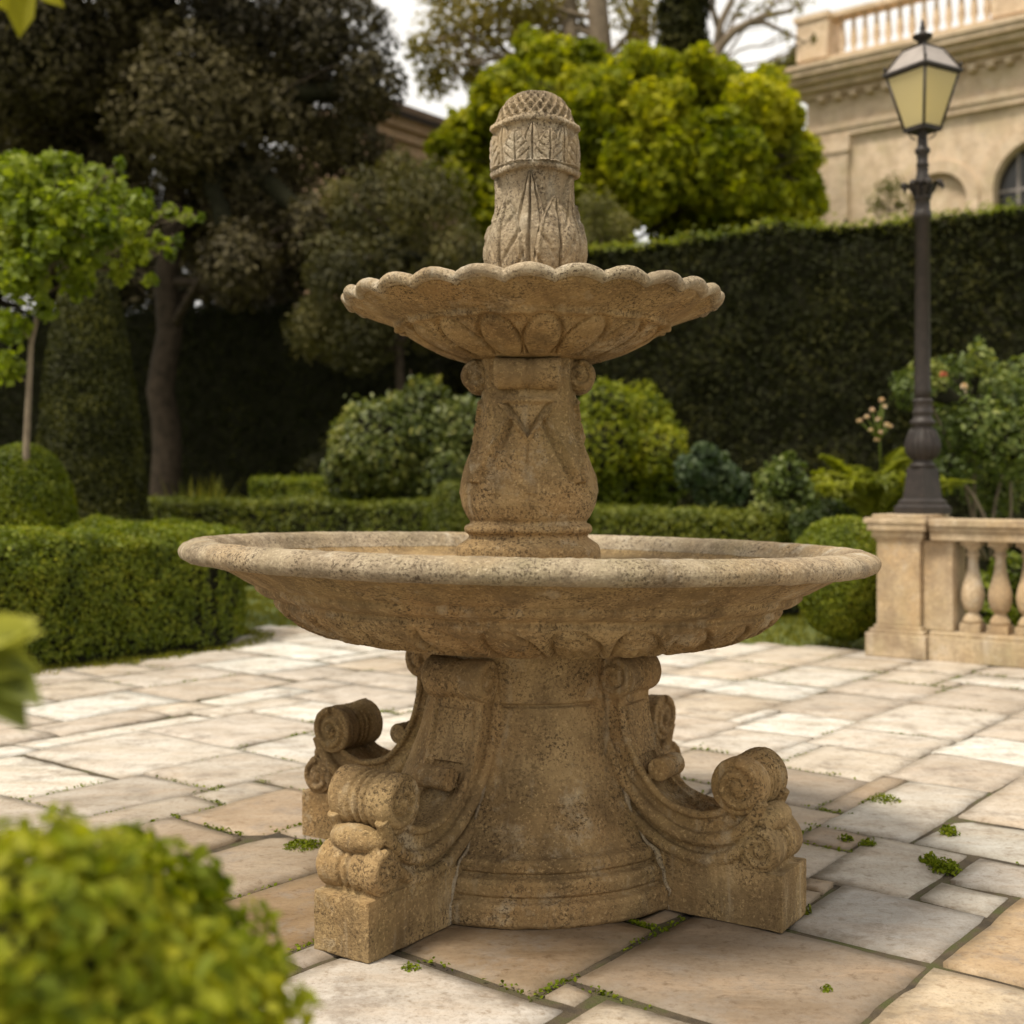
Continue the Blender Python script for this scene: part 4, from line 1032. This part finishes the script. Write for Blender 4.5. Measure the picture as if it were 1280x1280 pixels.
tree('plane_tree', 'tall thin leaved tree with pale forked trunks above the bright tree', sl, 9000, .15, L_SPARSE, [W(755, 690, 29)*[1, 1, 0], W(755, 300, 29), W(752, 80, 29), W(748, -60, 29)], .42, M_BARK2, fill=.42, aspect=.6, tscale=.6, branch_r=.2,
     extra=[(bend(W(770, 200, 29), W(800, -60, 29), .04), .3, .16), (bend(W(735, 200, 29), W(712, -60, 29), .04), .26, .14), (bend(W(690, 120, 29), W(600, 30, 29), .08), .12, .04), (bend(W(640, 80, 29), W(560, 20, 29), .08), .07, .03), (bend(W(650, 190, 29), W(570, 40, 29), .08), .09, .03), (bend(W(690, 40, 29), W(610, 0, 29), .08), .07, .02)])
bl = lobe_px([(960, 15, 22), (985, 45, 12), (925, 10, 20), (1000, 5, 20), (1015, 50, 10), (940, -30, 30)], 30, .5)
tree('bare_tree', 'nearly bare branching tree against the sky beside the cypress', bl, 260, .15, L_SPARSE, [W(890, 690, 30)*[1, 1, 0], W(890, 300, 30), W(893, 90, 30)], .24, M_BARK2, fill=.6, branch_r=.25,
     extra=[([W(893, 95, 30), W(897, 60, 30), W(918, 38, 30), W(950, 22, 30), W(985, 14, 30), W(1005, 2, 30)], .17, .03), ([W(930, 30, 30), W(955, 28, 30), W(985, 42, 30), W(1008, 54, 30)], .08, .02), ([W(895, 70, 30), W(900, 30, 30), W(915, 0, 30), W(925, -40, 30)], .12, .05), ([W(900, 40, 30), W(890, 10, 30), W(893, -30, 30)], .09, .04), ([W(955, 22, 30), W(965, 5, 30), W(985, -10, 30)], .05, .02)])
cl = []
for k in range(16):
    y = 110-k*18; cl.append((W(856+random.uniform(-6, 6), y, 27), (33/F*27*(1 if k < 8 else .9), 33/F*27, .55)))
tree('cypress_tree', 'dark narrow cypress column rising above the bright tree at the top edge', cl, 15000, .13, L_YEW, [W(856, 690, 27)*[1, 1, 0], W(856, 300, 27), W(856, 60, 27), W(856, -180, 27)], .2, M_BARK, core=.8, fill=.12, tintmean=.6)
ce = lobe_px([(985, 82, 22), (1000, 68, 16), (965, 92, 20), (1010, 95, 22), (990, 105, 25), (960, 108, 18), (1003, 48, 8)], 37, .5, .55)
tree('cedar_tree', 'small grey blue conifer behind the corner of the villa roof', ce, 4200, .16, L_SILVER, [W(990, 690, 37)*[1, 1, 0], W(990, 250, 37), W(992, 60, 37)], .2, M_BARK, fill=.3, aspect=.3, tintmean=.15)
fl = lobe_px([(25, 240, 46), (80, 225, 34), (130, 248, 36), (60, 285, 46), (115, 295, 42), (178, 262, 22), (170, 312, 22), (5, 300, 42), (30, 345, 36), (95, 350, 26), (212, 262, 13), (235, 272, 9), (200, 302, 13), (212, 318, 9), (15, 410, 24), (8, 460, 24), (150, 340, 17), (60, 205, 17), (118, 212, 12), (150, 205, 9), (190, 350, 9), (55, 385, 18), (-30, 260, 50), (20, 205, 20)], 9.4, .4)+lobe_px([(90, 265, 38), (60, 310, 34), (130, 285, 28), (40, 270, 34), (250, 270, 5), (222, 300, 7), (165, 285, 20), (105, 325, 24)], 9.0, .1)
tree('small_tree', 'slim tree with fresh broad green leaves at the left edge in front of the cone', fl, 6600, .084, L_FIG, [W(33, 690, 9.4)*[1, 1, 0], W(34, 560, 9.4), W(40, 430, 9.4), W(62, 330, 9.4)], .030, M_BARK2, fill=.62, aspect=.72, tintmean=.45, tscale=3, branch_r=.26, droop=.4, jit=1.6)

# ------------------------------------------------------------------ shrubs and flowers
shrub('leafy_shrub', 'large rounded leafy shrub left of the fountain column with pale leaf edges', 'shrub', lobe_px([(470, 560, 60), (530, 545, 58), (580, 545, 50), (440, 590, 40), (500, 600, 60), (560, 600, 50), (530, 500, 28), (500, 510, 22)], 14.2, .4), 17000, .075, L_SHRUB, .75, .55, tintmean=.5, tscale=2.5)
shrub('sprig_plant', 'light sprigs of tall leaves sticking up above the leafy shrub', 'plant', [(W(515, 482, 13.9), (.05, .05, .14)), (W(548, 478, 13.9), (.05, .05, .1)), (W(488, 500, 13.9), (.05, .05, .1))], 70, .08, L_SHRUB, 0, .5, fill=.7, tintmean=.85, stems=[(bend(W(515, 700, 13.9), W(513, 462, 13.9), .02), .012, .004), (bend(W(540, 700, 13.9), W(549, 463, 13.9), .02), .012, .004), (bend(W(495, 700, 13.9), W(487, 485, 13.9), .02), .012, .004)])
shrub('round_shrub', 'lime green dome shaped shrub just right of the fountain column', 'shrub', lobe_px([(780, 545, 62), (745, 560, 60), (820, 570, 42), (760, 510, 38), (800, 520, 34), (830, 600, 34), (760, 610, 50)], 14.4, .3), 17000, .06, L_LIME, .78, .55, tintmean=.45, tscale=3)
shrub('blue_green_plant', 'low blue green leafy plant at the right foot of the lime dome', 'plant', lobe_px([(890, 600, 32), (865, 590, 22), (915, 610, 22), (880, 570, 18)], 12.9, .2), 1700, .085, L_BLUE, .6, .7, tintmean=.5)
shrub('rose_plant', 'pale leaved rose plant at the end of the low hedge beside the fern', 'plant', lobe_px([(965, 605, 26), (985, 590, 22), (1000, 620, 26), (960, 640, 28), (985, 645, 28), (1020, 612, 12), (988, 572, 9)], 10.7, .15), 1500, .06, L_ROSE, .4, .7, tintmean=.72, fill=.3, stems=[(bend(W(975, 740, 10.7), W(985, 580, 10.7), .04), .012, .005)])
shrub('brown_shrub', 'low reddish brown ground shrub at the foot of the fern', 'shrub', lobe_px([(1030, 650, 24), (1060, 640, 22), (1005, 660, 20), (1085, 655, 20)], 10.2, .15), 2600, .045, L_ROSE, .6, .5, tintmean=.15)
rl = lobe_px([(1140, 490, 26), (1160, 470, 26), (1205, 480, 42), (1250, 500, 45), (1225, 540, 50), (1190, 540, 40), (1265, 560, 45), (1225, 450, 20), (1275, 470, 28), (1185, 590, 30), (1245, 610, 40), (1222, 432, 11), (1125, 475, 14), (1290, 540, 40)], 10.6, .4)
shrub('rose_bush', 'tall loose rose bush with a few pale blooms behind the balustrade and lamp post', 'shrub', rl, 6200, .065, L_ROSE, .34, .55, fill=.34, tintmean=.5, tscale=2.5, bark=M_BARK2,
      stems=[(bend(W(1232, 700, 10.6), W(1205, 480, 10.6), .05), .016, .006), (bend(W(1238, 700, 10.6), W(1255, 500, 10.6), .05), .016, .006), (bend(W(1250, 690, 10.4), W(1200, 600, 10.3), .04), .02, .010), (bend(W(1225, 700, 10.6), W(1150, 480, 10.6), .05), .014, .006), (bend(W(1255, 700, 10.5), W(1262, 590, 10.4), .03), .016, .01)])
def blooms(name, label, pts, r, mat, group=None, k=26, stem=None):
    root = thing(name, label, 'flower', tuple(pts[0]), 0, group); off = np.array(pts[0])
    P = []; Nn = []
    for c in pts:
        d = sphere_dirs(k); d[:, 2] = np.abs(d[:, 2])*.9-.2; P.append(np.array(c)+d*r*.6); Nn.append(d)
    leaves('petals', np.concatenate(P)-off, np.concatenate(Nn), r*1.1, mat, root, None, .5, .8)
    if stem:
        mb = MB()
        for s in stem: mb.tube([np.array(q)-off for q in s], [.007]*len(s), 5)
        mb.build('stem', L_FERN, root)
    return root
blooms('rose_flower', 'small red rose bloom on the rose bush behind the lamp post', [W(1179, 468, 10.1)], .035, L_RED)
blooms('rose_flower', 'pale cream pink rose bloom right of the red one on the rose bush', [W(1205, 483, 10.1)], .035, L_PETAL)
blooms('white_flower', 'white bloom seen low between the first two balusters', [W(1233, 762, 9.0)], .04, L_WHITE, stem=[[W(1233, 795, 9.0), W(1233, 764, 9.0)]])
fp = [W(x, y, 9.75) for x, y in ((1090, 513), (1105, 508), (1083, 521), (1098, 524), (1074, 526), (1108, 531), (1088, 538), (1100, 541), (1112, 533), (1096, 550), (1102, 500))]
blooms('flower_stalk', 'upright stalk of small pink and cream flowers above the fern', fp, .028, L_PETAL, k=14, stem=[[W(1102, 640, 9.75), W(1100, 560, 9.75), W(1098, 515, 9.75)]]+[[W(1099, 550, 9.75), tuple(q)] for q in fp])

def fern(label, c, n, L, leafl, mat, name='fern', base=0.25, seed=3, lean=.5):
    rs = np.random.RandomState(seed); root = thing(name, label, 'plant', (c[0], c[1], 0))
    P, Nn, D, S = [], [], [], []; mb = MB()
    for k in range(n):
        a = 2*math.pi*k/n+rs.uniform(-.25, .25); el = rs.uniform(.55, 1.4); ll = L*rs.uniform(.75, 1.1); pts = []
        h = np.array([math.cos(a), math.sin(a), 0])
        for i in range(13):
            t = i/12; r = ll*t*math.cos(el)*1.0; z = base+ll*(t*math.sin(el)-lean*t*t)
            pts.append(h*r+np.array([0, 0, z]))
        if k == 0: mb.tube([(0, 0, 0), (0, 0, base*.5), (0, 0, base)], [.05, .045, .05], 8)
        mb.tube(pts, [.008*(1-.8*i/12) for i in range(13)], 5)
        sd_ = np.array([-math.sin(a), math.cos(a), 0])
        for i in range(2, 60):
            t = i/60; j = min(11, int(t*12)); f = t*12-j; p = pts[j]*(1-f)+pts[j+1]*f; tg = pts[j+1]-pts[j]; tg = tg/np.linalg.norm(tg)
            w_ = leafl*math.sin(math.pi*min(1, t*.9+.12))**.7
            for s in (-1, 1):
                dd = sd_*s*.75+tg*.75+np.array([0, 0, .18]); dd = dd/np.linalg.norm(dd)
                P.append(p+dd*w_*.5); D.append(dd); Nn.append(np.cross(dd, sd_*s*.2+tg)*s+np.array([0, 0, .6])); S.append(w_)
    mb.build('stem', mat, root)
    leaves('fronds', np.array(P), np.array(Nn), np.array(S), mat, root, clump_tint(np.array(P), 5, 1, .25, .5), .15, .16, False, .05, 0, np.array(D))
    return root
fern('bright green fern with arching fronds left of the lamp post', W(1098, 700, 9.6)[:2], 24, .98, .20, L_FERN, base=.76, lean=.36)

def blades(name, label, c, n, h, spread, mat, w_=.012, kind=None, cat='plant', lean=.3, z0=0):
    root_needed = kind is None; P = []; F_ = []; tint = []
    cs = np.array(c); 
    for k in range(n):
        b = cs[RNG.integers(len(cs))]+RNG.uniform(-spread, spread, 2) if cs.ndim == 2 else cs+RNG.normal(0, spread, 2)
        a = RNG.uniform(0, 2*math.pi); hh = h*RNG.uniform(.5, 1.1); l = RNG.normal(0, lean)*hh; dx, dy = math.cos(a), math.sin(a); i0 = len(P)
        P += [(b[0]-dy*w_, b[1]+dx*w_, z0), (b[0]+dy*w_, b[1]-dx*w_, z0), (b[0]+dx*l*.35+dy*w_*.8, b[1]+dy*l*.35-dx*w_*.8, z0+hh*.55), (b[0]+dx*l*.35-dy*w_*.8, b[1]+dy*l*.35+dx*w_*.8, z0+hh*.55), (b[0]+dx*l, b[1]+dy*l, z0+hh)]
        F_ += [(i0, i0+1, i0+2), (i0, i0+2, i0+3), (i0+3, i0+2, i0+4)]; tint += [RNG.uniform(0, 1)]*5
    me = mesh_np(name, P, F_); at = me.attributes.new('tint', 'FLOAT', 'POINT'); at.data.foreach_set('value', np.array(tint, dtype=np.float32))
    o = link(name, me, mat)
    return tag(o, label, None if kind else cat, None, kind)
blades('spiky_grass', 'clump of pale silvery upright grass blades in front of the dark trunk', np.array([W(x, 700, 15)[:2] for x in range(192, 232, 5)]), 420, .95, .16, L_SILVER, .012, lean=.25)
blades('iris_plant', 'clump of taller green sword leaves right of the silvery grass', np.array([W(x, 700, 14.8)[:2] for x in range(238, 275, 5)]), 240, 1.15, .12, L_GRASS, .018, lean=.22)
# lawn strips, grass fringes
lp = []
for _ in range(9000):
    x = RNG.uniform(-4.5, 3.0); y = RNG.uniform(7.8, 13.5)
    if in_patio(x, y) or not (y > 9.75-.32*(x+2.05)) or y > 9.75-.32*(x+2.05)+3.2: continue
    lp.append((x, y))
blades('lawn_grass', 'short mown grass along the far edge of the paving', np.array(lp), 26000, .05, .03, L_GRASS, .004, 'stuff', z0=-.03)
fr = []
for k in np.linspace(0, 1, 60):
    q = CO+U2*(.42+.40)+V2*(-3.4+3.6*k); fr.append(q-V2*.4+U2*RNG.uniform(-.05, .16))
for k in np.linspace(0, 1, 16):
    a = aU+k*math.pi/2; fr.append(CO+np.array([math.cos(a), math.sin(a)])*(.42+.48))
blades('grass_fringe', 'thin grassy fringe at the foot of the rounded hedge', np.array(fr), 5200, .045, .09, L_GRASS, .004, 'stuff', z0=-.02)

# moss in the joints and tufts of weed
def moss_clump(name, label, px, py, r, h, n, size=.012, mat=None):
    d = F*CH/(py-HOR); c = W(px, py, d); d_ = sphere_dirs(n)*np.abs(RNG.uniform(.1, 1, n))[:, None]**.5
    P = np.stack([d_[:, 0]*r, d_[:, 1]*r, np.abs(d_[:, 2])*h-.006], 1); Nn = d_+np.array([0, 0, .8])
    o = leaves(name, P, Nn, size, mat or L_MOSS, None, np.clip(RNG.normal(.55, .25, n), 0, 1), 1.0, .55); o.location = (c[0], c[1], 0)
    return tag(o, label, 'weed')
moss_clump('weed_tuft', 'largest bright green weed tuft in the joints right of the fountain', 1180, 1086, .050, .035, 420)
moss_clump('weed_tuft', 'small pale weed tuft beside the largest green one', 1161, 1077, .030, .03, 130, .016)
moss_clump('weed_tuft', 'pale flowering weed tuft at the corner of a grey slab right of the fountain', 1187, 1040, .035, .028, 160, .014)
moss_clump('weed_tuft', 'yellowish weed tuft at the far corner of the grey slab', 1105, 1001, .060, .03, 220)
moss_clump('weed_tuft', 'small weed tuft between the right fountain foot and the cracked slab', 1057, 1050, .026, .028, 120)
moss_clump('weed_tuft', 'low pale weed tuft at the edge of the cracked slab', 1085, 1056, .030, .024, 120, .014)
moss_clump('weed_tuft', 'tiny yellow weed in the wide joint near the bottom of the paving', 1033, 1236, .014, .015, 50, .010)
moss_clump('weed_tuft', 'small yellow green weed in front of the left fountain foot', 513, 1210, .024, .018, 90, .010)
moss_clump('weed_tuft', 'green moss cushion against the rear left fountain foot', 378, 1056, .062, .016, 420, .010)
moss_clump('weed_tuft', 'dark weed in the corner beside the right fountain foot', 1004, 1140, .024, .03, 80, .016, L_BOXD)
mp = []
for a0, a1, b0, b1, fx in SLABS:
    for _ in range(7):
        s = RNG.uniform(0, 1)
        a, b = [(a0, b0+s*(b1-b0)), (a0+s*(a1-a0), b0)][RNG.integers(2)]
        q = a*U2+b*V2
        if not (2.0 < q[1] < 8): continue
        if vnoise(np.array([[q[0], q[1], 0]]), 1.3, 6)[0] < .12: continue
        m = int(14); ax = U2 if RNG.uniform() < .5 else V2
        ax = V2 if a == a0 else U2
        pp = q+np.outer(RNG.normal(0, .035, m), ax)+RNG.normal(0, .006, (m, 2)); mp += [tuple(p) for p in pp]
mp = np.array(mp); P = np.concatenate([mp, RNG.uniform(-.009, .003, (len(mp), 1))], 1)
o = leaves('joint_moss', P, np.tile([0, 0, 1.], (len(P), 1)), .011, L_MOSS, None, None, 1.2, .7); tag(o, 'low moss growing along the paving joints', kind='stuff')

# ------------------------------------------------------------------ foreground plants
gl = [((-.70, 1.52, .30), (.44, .36, .37)), ((-.45, 1.44, .21), (.24, .26, .28)), ((-.54, 1.64, .29), (.26, .24, .30)), ((-.92, 1.48, .32), (.34, .32, .36)), ((-.38, 1.36, .08), (.20, .22, .25)), ((-.62, 1.38, .28), (.26, .2, .28)), ((-.52, 1.26, .12), (.28, .2, .26))]
gl = [((c[0]*.74, c[1]*.74, CH+(c[2]-CH-.02)*.74), tuple(q*.72 for q in r)) for c, r in gl]+[((-.50, 1.08, .20), (.30, .26, .26)), ((-.36, 1.04, .14), (.22, .2, .2))]
shrub('box_bush', 'blurred bright green box bush in the near left foreground', 'shrub', gl, 66000, .0215, L_FG, .80, .62, tintmean=.56, fill=.06, detail=True, tscale=9, lobeamt=.05, tint_amt=.30)
# leafy stem just outside the left edge, a few of its leaves in view
root = thing('broad_leaved_plant', 'few soft broad leaves poking in from the left edge above the bush', 'plant', (-.62, 1.05, 0))
LP = []; LD = []; LN = []; LS = []
for x, y, dx, dy, s in ((-4, 795, .75, .75, .075), (18, 796, .8, .5, .05), (-12, 828, .9, -.1, .085), (14, 848, .7, -.75, .075), (-6, 862, .6, -.9, .09), (-30, 810, .8, .2, .08), (-60, 840, .6, -.4, .09), (-70, 790, .5, .6, .09)):
    LP.append(W(x, y, 1.05)); LD.append((dx, .1, dy)); LN.append((.1, -.7, .6)); LS.append(s)
off = np.array([-.62, 1.05, 0])
leaves('foliage', np.array(LP)-off, np.array(LN), np.array(LS), L_BIG, root, np.array([.9, .8, .55, .1, .05, .5, .4, .6]), .12, .5, True, .03, 0, np.array(LD))
mb = MB(); mb.tube([(0, 0, 0), (.02, 0, .4), (.05, 0, .75), (.07, 0, .92), (.12, 0, .96)], [.012, .010, .008, .006, .003], 7)
for p in LP: mb.tube([(.07, 0, .92), tuple(p-off)], .0025, 5)
mb.build('stem', L_BIG, root)
root = thing('overhanging_sapling', 'yellow leaf hanging into the top left corner from a sapling outside the frame', 'plant', (-.95, 1.5, 0)); off = np.array([-.95, 1.5, 0])
LP = [W(28, 12, 1.5), W(2, -4, 1.5), W(58, -8, 1.5), W(-60, -20, 1.5), W(90, -60, 1.5), W(30, -60, 1.5)]
leaves('foliage', np.array(LP)-off, np.tile([.1, -1, .2], (6, 1)), np.array([.066, .05, .05, .07, .07, .07]), L_YELLOW, root, np.array([.2, .6, .5, .5, .5, .5]), .15, .52, True, .03, 0, np.array([(-.12, 0, -1), (.6, 0, -.8), (.8, 0, -.5), (.5, 0, -.8), (.6, 0, -.6), (.3, 0, -1)]))
mb = MB(); mb.tube([(0, 0, 0), (.02, 0, .8), (.05, 0, 1.5), (.2, 0, 1.73), (.42, 0, 1.76)], [.014, .012, .010, .007, .003], 7)
for p in LP: mb.tube([(.3, 0, 1.745), tuple(p-off+np.array([0, 0, .02]))], .002, 5)
mb.build('stem', M_BARK2, root)
# garden plants behind the balusters
shrub('border_shrub', 'green border shrub seen through the balusters', 'shrub', lobe_px([(1230, 760, 45), (1290, 750, 50), (1265, 720, 30), (1340, 760, 50), (1200, 740, 24)], 9.3, .2), 6000, .05, L_BOX, .7, .55, tintmean=.4)
shrub('garden_bush', 'dark bush filling the gap under the olive tree beside the yew hedge', 'shrub', lobe_px([(440, 560, 40), (400, 590, 30), (600, 470, 45), (640, 500, 45), (560, 480, 40)], 19.5, .4), 6000, .08, L_YEW, .8, .5, tintmean=.5)
